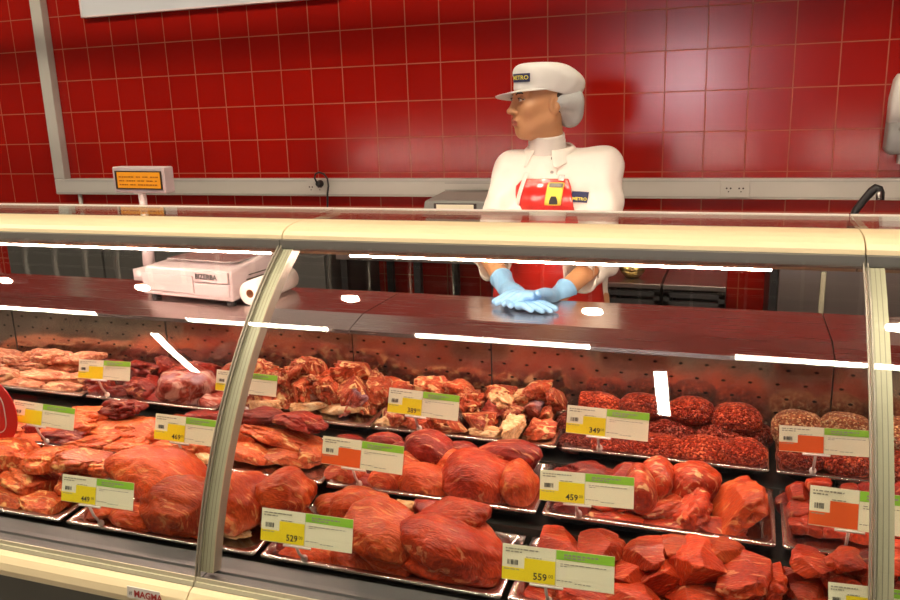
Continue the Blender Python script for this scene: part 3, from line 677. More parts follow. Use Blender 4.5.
lay('F1', 'chunk', 'roast', 'ham_offcut', 'red ham offcut', [(100, 512, 34, 20), (204, 532, 40, 16, -4)])
lay('F2', 'roast', 'roast', 'beef_roast', 'roast', [
 (286, 492, 62, 44, 10, 'pale-streaked roast at the left back of the largest roast tray'), (352, 506, 74, 36, 10, 'roast half hidden behind the tag, top of the centre front tray'),
 (318, 556, 74, 30, 4, 'low dark red roast under the tag, centre front tray'), (389, 535, 88, 78, -24, 'tall roast with long fibres between tag and largest roast'), (356, 562, 54, 44, 0, 'smaller roast below the tall fibred roast')])
lay('F2', 'roast', 'beef', 'beef_roast', 'roast', [(452, 550, 118, 84, -10, 'largest rounded beef roast, dull red, at right of the centre front tray'), (455, 517, 70, 36, 10, 'bright red roast behind the largest roast'), (288, 522, 50, 36, 0, 'red roast behind the tag, beside left post')])
lay('F2', 'scrap', 'palefat', 'fat_piece', 'pale fat trimming', [(408, 506, 30, 12)])
lay('F2', 'chunk', 'beefdark', 'beef_offcut', 'dark offcut', [(284, 548, 40, 26, 4), (424, 508, 30, 18)])
lay('F3', 'chunk', 'beef', 'beef_chunk', 'angular beef chunk', [
 (560, 545, 56, 34, -10), (600, 546, 50, 30, 8), (535, 565, 50, 36), (648, 552, 44, 34, 12), (630, 572, 52, 40, -20), (668, 570, 56, 44, 35), (700, 562, 52, 48, 20), (738, 572, 60, 46, 18), (585, 590, 60, 28, 6), (640, 600, 70, 32, -8), (700, 596, 66, 34, 10), (752, 596, 50, 34, 14), (535, 598, 50, 34), (765, 578, 40, 36, 30), (600, 568, 50, 34)])
lay('F3', 'chunk', 'roast', 'beef_chunk', 'paler beef chunk', [(576, 560, 44, 30), (680, 545, 40, 24, 10), (560, 620, 80, 40), (650, 630, 90, 44), (740, 630, 80, 40), (718, 548, 46, 24, 15)])
lay('F4', 'chunk', 'beef', 'stewing_beef', 'stewing beef piece', [(812, 562, 44, 26, 10), (850, 560, 46, 24, 5), (836, 578, 50, 28, -14), (872, 572, 44, 28, 20), (812, 590, 44, 28), (852, 596, 48, 28, 10), (895, 566, 40, 30), (896, 594, 44, 34), (930, 590, 44, 50), (830, 615, 60, 34), (880, 622, 60, 34)])
lay('F4', 'chunk', 'beefdark', 'stewing_beef', 'darker stewing beef piece', [(795, 578, 30, 22), (880, 556, 38, 20)])

TNAME = dict(B0='pork strip tray', B1='shin beef tray', B2='meaty bone tray', B3='soup bone tray', B4='mince ball tray', B5='patty tray', M0='pork slab tray', M1='sliced pork tray',
             M2='beef lobe tray', M3='veined steak tray', M4='beef cube tray', F0='pork neck tray', F1='ham roast tray', F2='largest roast tray', F3='angular chunk tray', F4='stewing beef tray')
for k, (x0, x1, Yf, zf, lst) in TR.items():
    words = {}
    for o, px, py, word, lab in lst: words.setdefault(word, []).append((o, px, py, lab))
    for word, L in words.items():
        L2 = [e for e in L if not e[3]]
        L2.sort(key=lambda e: e[2]); n = len(L2)
        nb = 1 if n <= 4 else (2 if n <= 9 else 3)
        bands = ['', ''] if nb == 1 else (['upper ', 'lower '] if nb == 2 else ['top ', 'middle ', 'bottom '])
        for bi in range(nb):
            seg_ = sorted(L2[bi*n//nb:(bi+1)*n//nb], key=lambda e: e[1])
            for i, (o, px, py, _) in enumerate(seg_):
                if len(seg_) == 1: pos = f'{word}, {bands[bi]}one in the {TNAME[k]}' if nb > 1 else f'only {word} in the {TNAME[k]}'
                else: pos = f'{word}, {ORD[i]} from left' + (f' in the {bands[bi]}layer of' if nb > 1 else ' in') + f' the {TNAME[k]}'
                tag(o, pos, 'meat', f'{word}s in the {TNAME[k]}')
        for o, px, py, lab in L:
            if lab: tag(o, lab, 'meat', f'large cuts in the {TNAME[k]}')

# ------------------------------------------------------------------ price tags
def price_tag(tr, cx, cy, wpx, hpx, rot, style, price, lab, dy=0.0, ball=True):
    x0, x1, Yf, zf, _ = TR[tr]; Y = Yf-.012+dy
    p = at(cx, cy, Y); mpp = scale_at(Y, cx, cy); W, H = at(cx+wpx/2, cy, Y).x-at(cx-wpx/2, cy, Y).x, hpx*mpp
    tilt = math.radians(16); base = Vector((p.x, Y, p.z))
    t = thing('price_tag', (p.x, Yf+.003, zf+.001), lab, 'price tag', 'price tags clipped to the trays')
    R = Matrix.Rotation(math.radians(rot-{'F': 7.5, 'M': 5.6, 'B': 4.2}[tr[0]]), 3, 'Y').to_4x4()
    ux = R @ Vector((1, 0, 0)); uz = R @ Vector((0, math.sin(tilt), math.cos(tilt))); n = ux.cross(uz)
    org = base - Vector(t.location) - ux*W/2 - uz*H/2
    def q(u0, v0, u1, v1, d0, d1, m, mbx):
        c = [org+ux*(u*W)+uz*(v*H) for u, v in ((u0, v0), (u1, v0), (u1, v1), (u0, v1))]
        mbx.add([v+n*d0 for v in c]+[v+n*d1 for v in c], [(3,2,1,0),(4,5,6,7),(0,1,5,4),(1,2,6,5),(2,3,7,6),(3,0,4,7)], m)
    mb = MB(); q(-.012, -.06, 1.012, 1.27, -.0024, -.0012, MT['acrylic'], mb); mb.build('clear_holder', t)
    mb = MB(); q(0, 0, 1, 1, -.0006, 0, MT['card'], mb)
    q(.487, .0, .490, 1, .0001, .0003, MT['inkgrey'], mb)
    cd = mb.build('card', t)
    col = MT['yellow'] if style == 'y' else MT['orange']
    mb = MB(); q(0, .02, .205, .36, .0002, .0005, col, mb); q(.205, .02, .485, .66, .0002, .0005, col, mb); mb.build('price_field', cd)
    mb = MB(); q(.492, .74, 1, .995, .0002, .0005, MT['green'], mb); mb.build('green_header', cd)
    mb = MB(); rnd = random.Random(int(cx*7+cy))
    for i in range(9): u = .05+i*.011; q(u, .44, u+rnd.choice((.003, .006, .008)), .58, .0002, .0005, MT['ink'], mb)
    def line(u, v, u1, hgt=.035):
        while u < u1:
            l = rnd.uniform(.015, .05); q(u, v, min(u+l, u1), v+hgt, .0006, .0008, MT['inkgrey'], mb); u += l+.01
    line(.03, .87, .34); line(.03, .79, .18); line(.22, .68, .36, .025); line(.56, .86, .86, .05); line(.56, .79, .74, .04); line(.53, .62, .93, .02); line(.53, .56, .60, .02); line(.50, .16, .64, .02); line(.02, .30, .16, .025); line(.66, .12, .8, .02)
    if price: text_into(mb, price, H*.27, org+ux*(W*.285)+uz*(H*.10), ux, uz, MT['ink'], .0008, bold=.0003); text_into(mb, '00', H*.14, org+ux*(W*.425)+uz*(H*.19), ux, uz, MT['ink'], .0008)
    mb.build('printing', cd)
    # clip: small clear rail, stem and a ball foot on the tray rim
    f0 = org+ux*W*.40-uz*H*.03; foot = Vector((f0.x, .002, .006))
    mb = MB(); c0 = org+ux*W*.26-uz*.003; c1 = org+ux*W*.56-uz*.003
    mb.tube([c0, c1], .0026, MT['clip'], 8); mb.tube([f0, f0*.5+foot*.5+Vector((0, -.004, 0)), foot], .003, MT['clip'], 8); cl = mb.build('clip', t, smooth=True)
    mb = MB(); mb.loft([[(foot.x+r*math.cos(a), foot.y+r*math.sin(a), foot.z+z) for a in [2*math.pi*k/12 for k in range(12)]] for r, z in ((.003, -.0065), (.0065, -.004), (.0075, 0), (.0062, .005), (.003, .008))], MT['clip']); mb.build('ball_foot', cl, smooth=True)
    return t
price_tag('B0', 104, 370, 51, 19, 2.5, 'y', '', 'small yellow price tag standing before pale pork strips')
price_tag('B1', 246, 383, 60, 21, 5, 'y', '', 'yellow price tag behind the left post, back row')
price_tag('B3', 423, 404, 70, 25, 5.8, 'y', '389', 'yellow price tag at the soup bone tray')
price_tag('B4', 607, 423, 82, 28, 4.9, 'y', '349', 'yellow price tag in front of mince balls')
price_tag('B5', 825, 441, 94, 26, 2.4, 'o', '', 'orange price tag in front of pale patties')
price_tag('M0', 43, 415, 60, 22, 7, 'y', '', 'yellow price tag beside the red round sign')
price_tag('M1', 186, 430, 62, 26, 6, 'y', '469', 'yellow price tag just left of the left post, middle row')
price_tag('M2', 362, 455, 80, 28, 6.6, 'o', '', 'orange price tag before the red beef lobes')
price_tag('M3', 586, 489, 94, 31, 3.7, 'y', '459', 'yellow price tag before the veined steaks')
price_tag('M4', 860, 511, 104, 40, 6, 'o', '', 'orange price tag before beef cubes, at the right post')
price_tag('F1', 97, 492, 70, 27, 6.4, 'y', '449', 'yellow price tag before ham roasts, front row left')
price_tag('F2', 306, 530, 90, 33, 6.5, 'y', '529', 'yellow price tag at the centre front tray, right of left post')
price_tag('F3', 557, 568, 112, 36, 5.8, 'y', '559', 'largest nearest yellow price tag at bottom centre')
price_tag('F4', 872, 604, 90, 34, 5, 'y', '', 'price tag half cut off at the bottom right')

# round red shop sign at the left edge
c = at(-11, 411, 1.472); rad = 37*scale_at(1.472, 0, 412)
t = thing('round_sign', (c.x, 1.478, ROW['M'][1]), 'round red sign with pale outline at left photo edge', 'sign')
mb = MB(); ring = lambda r, y: [(r*math.cos(2*math.pi*k/40), y, c.z-ROW['M'][1]+r*math.sin(2*math.pi*k/40)) for k in range(40)]
mb.loft([ring(rad, -.008), ring(rad, -.006)], MT['signred']); mb.build('disc', t)
mb = MB(); rr = [(rad*.60*math.copysign(abs(math.cos(a))**.6, math.cos(a)), -.0092, c.z-ROW['M'][1]+rad*.60*math.copysign(abs(math.sin(a))**.6, math.sin(a))) for a in [2*math.pi*k/40 for k in range(41)]]
mb.tube(rr, .0013, MT['offwhite'], 6); mb.tube([(-.012, -.0092, c.z-ROW['M'][1]), (.012, -.0092, c.z-ROW['M'][1])], .0015, MT['offwhite'], 6); mb.build('pale_outline', t)
mb = MB(); mb.tube([(0, -.004, -.02), (0, -.004, c.z-ROW['M'][1])], .002, MT['clip'], 8); mb.build('stem', t)

# ------------------------------------------------------------------ things on the worktop
WT = zr(-.567)
p = atz(143, 298, WT); pr = atz(233, 307, WT)
rz = math.atan2(pr.y-p.y, pr.x-p.x); sw = (pr-p).length; sd = .29
t = thing('counter_scale', (p.x, p.y, WT), 'pale pinkish white shop scale with amber display on worktop at left', 'scale', rz=rz)
sh = .106
mb = MB(); mb.add([(0, 0, .014), (sw, 0, .014), (sw, sd, .014), (0, sd, .014), (.02, .004, sh), (sw, .004, sh), (sw-.02, sd-.02, sh+.03), (.02, sd-.02, sh+.012)],
                  [(0,3,2,1),(4,5,6,7),(0,1,5,4),(1,2,6,5),(2,3,7,6),(3,0,4,7)], MT['scalewhite']); body = mb.build('housing', t, bevel=.008, seg=3)
mb = MB(); mb.box((sw*.62, -.004, .028), (sw*.985, .0, .066), MT['scalewhite']); mb.box((sw*.62, -.007, .070), (sw*.985, .0, .104), MT['scalewhite']); mb.box((.012, -.004, .03), (sw*.6, 0, .085), MT['scalewhite']); mb.build('front_panel', t, bevel=.003)
mb = MB(); text_into(mb, 'BIZERBA', .0225, (sw*.645, -.0082, .080), (1, 0, 0), (0, 0, 1), MT['ink'], .0006, bold=.0006); mb.build('lettering', t)
mb = MB()
for k in range(3): mb.box((sw-.001, .06+k*.012, .055+k*.013), (sw+.003, .24, .0575+k*.013), MT['bezel'], Matrix.Identity(3))
mb.build('vent_slot', t)
mb = MB(); mb.box((.07, .05, sh+.014), (sw-.03, .22, sh+.019), MT['platter']); mb.box((.10, .08, sh), (.13, .18, sh+.0135), MT['scalewhite']); mb.box((sw-.10, .08, sh), (sw-.07, .18, sh+.0135), MT['scalewhite']); mb.build('weighing_platter', t, bevel=.002)
for x_, y_ in ((.03, .03), (sw-.03, .03), (.03, sd-.04), (sw-.03, sd-.04)):
    mb = MB(); mb.tube([(x_, y_, 0), (x_, y_, .015)], .014, MT['black'], 14); mb.build('foot', t, smooth=False)
# pole and customer display
Rz = Matrix.Rotation(-rz, 3, 'Z'); L = lambda v: Rz @ (v-Vector((p.x, p.y, WT)))
dA, dB = L(at(118.5, 192, 2.16)), L(at(176, 192, 2.16)); zt = L(at(118, 166.5, 2.16)).z; zb_ = dA.z
pc = L(at(143.5, 200, 2.18))
mb = MB(); mb.tube([(pc.x-.012, .12, .02), (pc.x-.006, .12, .09), (pc.x, .12, .30), (pc.x, .12, zb_+.012)], .0125, MT['offwhite'], 14); mb.build('display_pole', t, smooth=True)
mb = MB(); mb.box((pc.x+.004, .04, .045), (pc.x+.05, .16, .082), MT['scalewhite']); mb.tube([(pc.x-.006, .12, .08), (pc.x-.004, .12, .17)], [.020, .018], MT['scalewhite'], 16); mb.tube([(pc.x, .12, zb_-.004), (pc.x, .12, zb_+.004)], .026, MT['offwhite'], 16); mb.build('pole_collar', t, smooth=True)
mb = MB(); mb.box((dA.x, .078, zb_), (dB.x, .118, zt), MT['scalewhite']); dsp = mb.build('customer_display', t, bevel=.004)
w_ = dB.x-dA.x; h_ = zt-zb_
mb = MB(); mb.box((dA.x+w_*.055, .0752, zb_+h_*.15), (dB.x-w_*.05, .0775, zt-h_*.15), MT['bezel']); mb.build('bezel', dsp)
mb = MB(); mb.box((dA.x+w_*.10, .0742, zb_+h_*.195), (dB.x-w_*.075, .0750, zt-h_*.195), MT['lcd']); scr = mb.build('amber_screen', dsp)
mb = MB(); rnd = random.Random(4)
for r_ in range(3):
    u = .14
    while u < .86:
        l = rnd.uniform(.02, .06); mb.box((dA.x+w_*u, .0734, zb_+h_*(.30+r_*.15)), (dA.x+w_*(u+l), .0740, zb_+h_*(.345+r_*.15)), MT['lcdink']); u += l+rnd.choice((.012, .012, .05))
mb.build('screen_readout', scr)
# paper roll
c0 = at(244, 294, 2.0); rr_ = .037; X0, X1 = c0.x, at(289, 273, 2.27).x
rl = thing('paper_roll', (X0, 2.03, WT), 'white paper roll lying on worktop right of the scale', 'roll')
def ann(y, r, x, z): return [(x+r*math.cos(2*math.pi*k/36), y, z+r*math.sin(2*math.pi*k/36)) for k in range(36)]
zc = rr_+.001; dxr = X1-X0
mb = MB(); mb.loft([ann(0, .013, 0, zc), ann(0, rr_-.002, 0, zc), ann(.002, rr_, 0, zc), ann(.235, rr_, dxr, zc), ann(.237, .013, dxr, zc)], MT['roll'], (False, False)); mb.build('paper', rl, smooth=True)
mb = MB(); mb.loft([ann(0.0005, .0128, 0, zc), ann(.0, .010, 0, zc), ann(.236, .010, dxr, zc), ann(.236, .0128, dxr, zc)], MT['tube'], (False, False)); mb.build('cardboard_core', rl, smooth=True)

# ------------------------------------------------------------------ behind: furniture along the wall
FY = 3.14
a = at(8, 260, FY).x; b = at(326, 270, FY).x
t = thing('storage_cabinet', ((a+b)/2, 3.41, 0), 'long dark low cabinet against the wall at left behind scale', 'cabinet')
w = b-a; mb = MB(); mb.box((-w/2, -.25, .08), (w/2, .29, .93), MT['darkgrey']); mb.box((-w/2+.03, -.2, 0), (w/2-.03, .25, .08), MT['black']); mb.build('carcass', t, bevel=.004)
for k in range(3):
    x0 = -w/2+k*w/3; mb = MB(); mb.box((x0+.006, -.27, .10), (x0+w/3-.006, -.2505, .92), MT['darkgrey']); d_ = mb.build('door', t, bevel=.003)
    mb = MB(); mb.box((x0+w/3-.05, -.285, .55), (x0+w/3-.035, -.2705, .75), MT['wire']); mb.build('handle', d_, bevel=.002)
# table left of woman with a wrapping machine on it
a = at(336, 280, FY).x; b = at(500, 280, FY).x; w = b-a
t = thing('steel_table', ((a+b)/2, 3.42, 0), 'narrow steel work table behind woman carrying the grey machine', 'table')
mb = MB(); mb.box((-w/2, -.27, .905), (w/2, .28, .94), MT['cabinet']); mb.build('table_top', t, bevel=.003)
for x_ in (-w/2+.03, 0, w/2-.03):
    for y_ in (-.24, .25):
        mb = MB(); mb.box((x_-.015, y_-.015, 0), (x_+.015, y_+.015, .9045), MT['black']); mb.build('leg', t)
mb = MB(); mb.box((-w/2+.01, -.26, .30), (w/2-.01, .27, .32), MT['steel']); mb.build('lower_shelf', t)
for k in range(3):
    x_ = -w/2+.07+k*.25
    cr = thing('plastic_crate', ((a+b)/2+x_+.11, 3.42, .321), ['dark crate, first from left under the steel table', 'dark crate, second from left under the steel table', 'dark crate, third from left under the steel table'][k], 'crate', 'dark crates behind the counter')
    mb = MB()
    mb.box((-.105, -.2, 0), (.105, .2, .01), MT['crate'])
    for z_ in (.03, .07, .11, .15, .19):
        mb.box((-.105, -.2, z_), (.105, -.19, z_+.022), MT['crate']); mb.box((-.105, .19, z_), (.105, .2, z_+.022), MT['crate']); mb.box((-.105, -.19, z_), (-.095, .19, z_+.022), MT['crate']); mb.box((.095, -.19, z_), (.105, .19, z_+.022), MT['crate'])
    for sx in (-1, 1):
        for sy in (-1, 1): mb.box((sx*.105-.006, sy*.2-.006, 0), (sx*.105+.006, sy*.2+.006, .215), MT['crate'])
    mb.build('basket', cr)
ma = at(424, 205, 3.26).x; mzt = at(430, 194, 3.3).z
t = thing('wrapping_machine', (ma, 3.26, .9405), 'grey low wrapping machine on table left of the woman', 'machine')
hh = mzt-.9405; mw = .46
mb = MB(); mb.box((0, 0, 0), (mw, .20, hh*.60), MT['clay']); mb.build('body', t, bevel=.012, seg=3)
mb = MB(); mb.add([(-.005, -.01, hh*.605), (mw, -.01, hh*.605), (mw, .20, hh*.605), (-.005, .20, hh*.605), (.005, -.008, hh*.90), (mw-.01, -.008, hh*.90), (mw-.01, .17, hh), (.03, .17, hh)],
                  [(0,3,2,1),(4,5,6,7),(0,1,5,4),(1,2,6,5),(2,3,7,6),(3,0,4,7)], MT['clay']); lid = mb.build('lid', t, bevel=.008, seg=3)
mb = MB(); mb.box((.05, -.014, hh*.64), (.24, -.0105, hh*.86), MT['bezel']); mb.box((.062, -.017, hh*.66), (.228, -.0145, hh*.84), MT['card']); mb.build('pale_panel', lid)
mb = MB(); mb.box((.27, -.014, hh*.64), (.40, -.0105, hh*.86), MT['black']); mb.build('dark_panel', lid)
# crates at the right
a = at(598, 290, FY).x; b = at(727, 290, FY).x; w = (b-a)
nst = 2; wi = w/nst
zlow = .04
for s in range(nst):
    for l in range(4):
        lab = ['first', 'second'][s]+' stack from left, '+['bottom crate', 'second crate up', 'third crate up', 'top crate'][l]+', dark slatted plastic right of woman'
        cr = thing('plastic_crate', (a+wi*(s+.5), FY+.24, .02+l*.202), lab, 'crate', 'dark crates behind the counter')
        mb = MB(); hw = wi/2-.006
        mb.box((-hw, -.2, 0), (hw, .2, .01), MT['crate'])
        for z_ in (.03, .065, .10, .135, .17):
            mb.box((-hw, -.2, z_), (hw, -.188, z_+.020), MT['crate']); mb.box((-hw, .188, z_), (hw, .2, z_+.020), MT['crate']); mb.box((-hw, -.188, z_), (-hw+.01, .188, z_+.020), MT['crate']); mb.box((hw-.01, -.188, z_), (hw, .188, z_+.020), MT['crate'])
        for sx in (-1, 1):
            for sy in (-1, 1): mb.box((sx*(hw-.012)-.012, sy*.188-.012, .0105), (sx*(hw-.012)+.012, sy*.188+.012, .2), MT['crate'])
        mb.build('basket', cr)
    lidt = MB(); lidt.box((-wi/2+.004, -.21, 0), (wi/2-.004, .21, .02), MT['cabinet']); o = lidt.build('metal_sheet', loc=(a+wi*(s+.5), FY+.24, .8285), bevel=.003); tag(o, ['steel sheet lying on the first stack of dark crates', 'steel sheet lying on the second stack of dark crates'][s], 'sheet')
bw = at(632, 270, FY+.12)
mb = MB(); prof = [(.028, 0), (.046, .02), (.058, .05), (.056, .05), (.044, .022), (.026, .004)]
mb.loft([[(r*math.cos(2*math.pi*k/28), r*math.sin(2*math.pi*k/28), z) for k in range(28)] for r, z in prof], mat('brass bowl', (.6, .42, .15, 1), .25, metal=1)); tag(mb.build('metal_bowl', loc=(bw.x, FY+.14, .8495), smooth=True), 'small brassy bowl on steel sheet right of woman', 'bowl')
# sink cabinet with tap at right
a = at(778, 290, FY).x; w = 1.0
t = thing('sink_cabinet', (a+w/2, 3.42, 0), 'grey steel sink cabinet against wall at right', 'sink')
zt_ = .985
mb = MB(); mb.box((-w/2, -.27, .1), (w/2, .29, zt_-.05), MT['cabinet']); mb.box((-w/2+.03, -.22, 0), (w/2-.03, .25, .1), MT['black']); mb.build('cabinet_body', t, bevel=.004)
mb = MB(); mb.box((-w/2-.01, -.285, zt_-.049), (w/2+.01, .295, zt_), MT['steel']); mb.build('sink_top', t, bevel=.004)
mb = MB(); mb.box((-w/2+.14, -.283, .12), (-w/2+.158, -.271, zt_-.06), MT['creamalu']); mb.build('leg_reflection_strip', t, bevel=.003)  # pale strip paints the bright reflection on a steel leg
mb = MB(); mb.box((-w/2-.03, -.265, .1), (-w/2-.002, .28, zt_-.06), MT['black']); mb.build('side_strip', t)
tb = at(851, 216, 3.42); 
t = thing('sink_tap', (tb.x, 3.42, zt_+.0005), 'dark curved tap in front of trunking at right', 'tap')
mb = MB(); q = [(0, 0, 0)]
for px, py in ((851, 222), (856, 210), (864, 200), (872, 191), (876, 188), (879, 189), (880.5, 193), (880, 200)):
    v = at(px, py, 3.40); q.append((v.x-tb.x, -.02, v.z-zt_))
mb.tube(q, [.014]*4+[.016]*2+[.015]*3, MT['black'], 12); mb.build('spout', t, smooth=True)
v = at(879.5, 194, 3.375); mb = MB(); mb.tube([(v.x-tb.x-.004, -.05, v.z-zt_+.008), (v.x-tb.x, -.05, v.z-zt_-.02)], .008, MT['steel'], 10); mb.build('nozzle', t, smooth=True)
mb = MB(); mb.tube([(0, 0, 0), (0, 0, .03)], .024, MT['steel'], 16); mb.build('tap_base', t, smooth=False)

# ------------------------------------------------------------------ the woman behind the counter
HC = np.array(at(541, 101, 2.66))            # head centre, between the ears
TH = math.atan2(-.80, .60)                   # face turned towards the left of the photo
RH = np.array([[math.cos(TH), -math.sin(TH), 0], [math.sin(TH), math.cos(TH), 0], [0, 0, 1]])
def H2W(p): return HC + RH @ A(p)
def capsule_pair(P, a, b, ra, rb): return np.minimum(sd_cone(P, a, b, ra, rb), sd_cone(P, (-a[0], a[1], a[2]), (-b[0], b[1], b[2]), ra, rb))
def f_head(P):
    d = sd_ell(P, (0, .018, .030), (.073, .092, .082))
    d = smin(d, sd_ell(P, (0, -.028, -.035), (.060, .062, .080)), .03)
    d = smin(d, sd_cone(P, (0, -.060, -.088), (0, -.066, -.098), .022, .016), .03)               # chin
    for s in (-1, 1):
        d = smin(d, sd_cone(P, (s*.052, .010, -.055), (s*.020, -.055, -.092), .018, .018), .03)  # jaw
        d = smin(d, sd_ell(P, (s*.036, -.062, -.022), (.022, .020, .020)), .025)                 # cheek
        d = smin(d, sd_cone(P, (s*.014, -.088, .026), (s*.046, -.066, .024), .008, .009), .014)  # brow ridge
    d = smax(d, -np.minimum(sd_ell(P, (.032, -.100, .004), (.019, .022, .014)), sd_ell(P, (-.032, -.100, .004), (.019, .022, .014))), .014)
    d = smin(d, sd_cone(P, (0, -.084, .018), (0, -.104, -.026), .0075, .0095), .012)             # nose bridge
    d = smin(d, sd_ell(P, (0, -.108, -.030), (.0105, .011, .009)), .008)
    for s in (-1, 1): d = smin(d, sd_ell(P, (s*.0125, -.094, -.034), (.0075, .011, .0075)), .006)
    for s in (-1, 1): d = smax(d, -sd_ell(P, (s*.0065, -.104, -.041), (.0035, .006, .0035)), .003)
    d = smin(d, sd_ell(P, (0, -.079, -.062), (.028, .017, .022)), .012)                          # mouth mound
    d = smin(d, sd_ell(P, (0, -.0925, -.0600), (.020, .0075, .0050)), .004)
    d = smin(d, sd_ell(P, (0, -.0905, -.0715), (.018, .0080, .0060)), .004)
    d = smax(d, -sd_ell(P, (0, -.101, -.0655), (.023, .0085, .0014)), .002)
    d = smax(d, -sd_ell(P, (0, -.098, -.0835), (.018, .010, .006)), .008)                        # dip above chin
    d = smin(d, sd_cone(P, (0, .018, -.070), (0, .030, -.19), .050, .056), .03)                  # neck
    for s in (-1, 1):                                                                           # ears
        e = sd_ell(P, (s*.071, .016, -.012), (.008, .019, .031)); e = smax(e, -sd_ell(P, (s*.080, .014, -.008), (.007, .011, .019)), .004)
        d = smin(d, e, .006)
    # eyelids over the eyeballs
    for s in (-1, 1):
        lid = np.abs(np.linalg.norm(P-A((s*.031, -.077, .006)), axis=-1)-.0130)-.0012
        open_ = sd_ell(P, (s*.031, -.092, .0055), (.0135, .012, .0052)); d = smin(d, smax(lid, -open_, .001), .003)
    return d
hv, hq = surfnet(f_head, (-.09, -.13, -.20), (.09, .12, .125), .0026)
def head_mats(c):
    x, y, z = c.T; lip = (np.abs(x) < .0215-np.abs(z+.066)*.6) & (y < -.0868) & (z > -.0775) & (z < -.0555)
    return np.where(lip, 1, 0)
hmi = head_mats(hv[hq].mean(1)); hvw = HC + hv @ RH.T

V3 = lambda px, py, Y: np.array(at(px, py, Y))
NK = H2W((0, .028, -.17))
shL, shR = V3(513, 170, 2.66), V3(604, 166, 2.68)
elL, elR = V3(486, 250, 2.52), V3(600, 258, 2.54)
wrL, wrR = V3(506, 287, 2.33), V3(557, 298, 2.32)
cfL, cfR = elL+(wrL-elL)*.42, elR+(wrR-elR)*.50      # where the sleeves end
CH = V3(557, 196, 2.69); HIP = np.array([CH[0]+.01, 2.70, .93])
def flat(P, c, ky):                          # squash front-to-back round a body axis
    Q = P.copy(); Q[..., 1] = c[1]+(P[..., 1]-c[1])/ky; return Q
def f_torso(P, g=0.0):
    Q = flat(P, CH, .68)
    up = (CH[0], CH[1], CH[2]-.015)
    d = sd_cone(Q, up, (CH[0], CH[1], CH[2]-.08), .150, .150)
    d = smin(d, sd_cone(Q, (CH[0], CH[1], CH[2]-.10), (HIP[0], CH[1], .92), .140, .165), .06)
    d = smin(d, sd_cone(P, (shL[0]+.03, shL[1], shL[2]-.005), (shR[0]-.03, shR[1], shR[2]-.005), .058, .058), .06)
    d = smin(d, sd_cone(P, (CH[0]-.05, CH[1]-.075, CH[2]+.01), (CH[0]-.05, CH[1]-.075, CH[2]), .06, .06), .05)
    d = smin(d, sd_cone(P, (CH[0]+.06, CH[1]-.075, CH[2]+.01), (CH[0]+.06, CH[1]-.075, CH[2]), .06, .06), .05)
    return d - g
def f_body(P):
    d = f_torso(P, -.022)
    d = smin(d, sd_cone(P, NK, (NK[0], NK[1]+.01, NK[2]-.10), .048, .050), .012)
    for sh, el, wr in ((shL, elL, wrL), (shR, elR, wrR)):
        d = smin(d, sd_cone(P, sh, el, .046, .036), .03); d = smin(d, sd_cone(P, el, wr, .037, .0245), .015)
        ext = wr+(wr-el)/np.linalg.norm(wr-el)*.03; d = smin(d, sd_cone(P, wr, ext, .0245, .022), .01)
    for s in (-1, 1):
        hp = (HIP[0]+s*.085, HIP[1], .88); kn = (HIP[0]+s*.09, HIP[1]-.01, .48); an = (HIP[0]+s*.095, HIP[1]+.02, .09)
        d = smin(d, sd_cone(P, hp, kn, .082, .055), .04); d = smin(d, sd_cone(P, kn, an, .055, .036), .03)
        d = smin(d, sd_cone(P, an, (an[0], an[1]-.15, .045), .036, .03), .02)
    return d
bv, bq = surfnet(f_body, (HIP[0]-.36, 2.24, 0.0), (HIP[0]+.36, 2.92, NK[2]+.03), .0085)
body = mesh_np('person', (np.concatenate([hvw, bv]), np.concatenate([hq, bq+len(hvw)])), [MT['skin'], MT['lips']])
body.data.polygons.foreach_set('material_index', np.concatenate([hmi, np.zeros(len(bq), int)]).astype(np.int32))
tag(body, 'woman in white coat and white cap behind the counter, looking left, blue gloved hands folded', 'person')

def f_coat(P):
    d = f_torso(P, .004)
    d = smin(d, sd_cone(P, (NK[0], NK[1]+.012, NK[2]+.004), (NK[0], NK[1]+.012, NK[2]-.09), .064, .085), .035)
    for sh in (shL, shR): d = smin(d, sd_cone(P, (NK[0]+np.sign(sh[0]-NK[0])*.035, NK[1]+.012, NK[2]-.038), (sh[0], sh[1], sh[2]+.012), .042, .046), .03)
    d = smax(d, P[..., 2]-(NK[2]+.012-.25*(NK[1]-P[..., 1])), .006)
    for sh, el, cf, wr in ((shL, elL, cfL, wrL), (shR, elR, cfR, wrR)):
        d = smin(d, sd_cone(P, sh-A((0, 0, .012)), el, .060, .056), .05)
        a = sd_cone(P, el, cf, .056, .056); n = (wr-el)/np.linalg.norm(wr-el)
        a = smax(a, (P-A(cf))@n-.0, .004); d = smin(d, a, .03)
        hem = sd_cone(P, cf-n*.022, cf-n*.004, .0575, .0585); hem = smax(hem, (P-A(cf))@n, .003); d = smin(d, hem, .004)
    x, y, z = P[..., 0], P[..., 1], P[..., 2]
    fold = .0045*np.sin(34*x+21*z+3*np.sin(9*z))+.0045*np.sin(55*z-30*x+2*np.sin(14*x))+.0022*np.sin(80*x+60*y)
    d = d + fold*np.clip((NK[2]-.02-z)/.1, 0, 1)
    d = smax(d, .62-z, .01)
    for (el, cf, wr) in ((elL, cfL, wrL), (elR, cfR, wrR)):      # hollow the sleeve mouth
        n = (wr-el)/np.linalg.norm(wr-el); d = smax(d, -sd_cone(P, cf-n*.03, cf+n*.05, .046, .052), .004)
    return d
cv = surfnet(f_coat, (HIP[0]-.36, 2.30, .60), (HIP[0]+.36, 2.94, NK[2]+.03), .0062)
coat = mesh_np('coat', cv, [MT['coat']], body); coat['label'] = 'white coat with rolled sleeves'
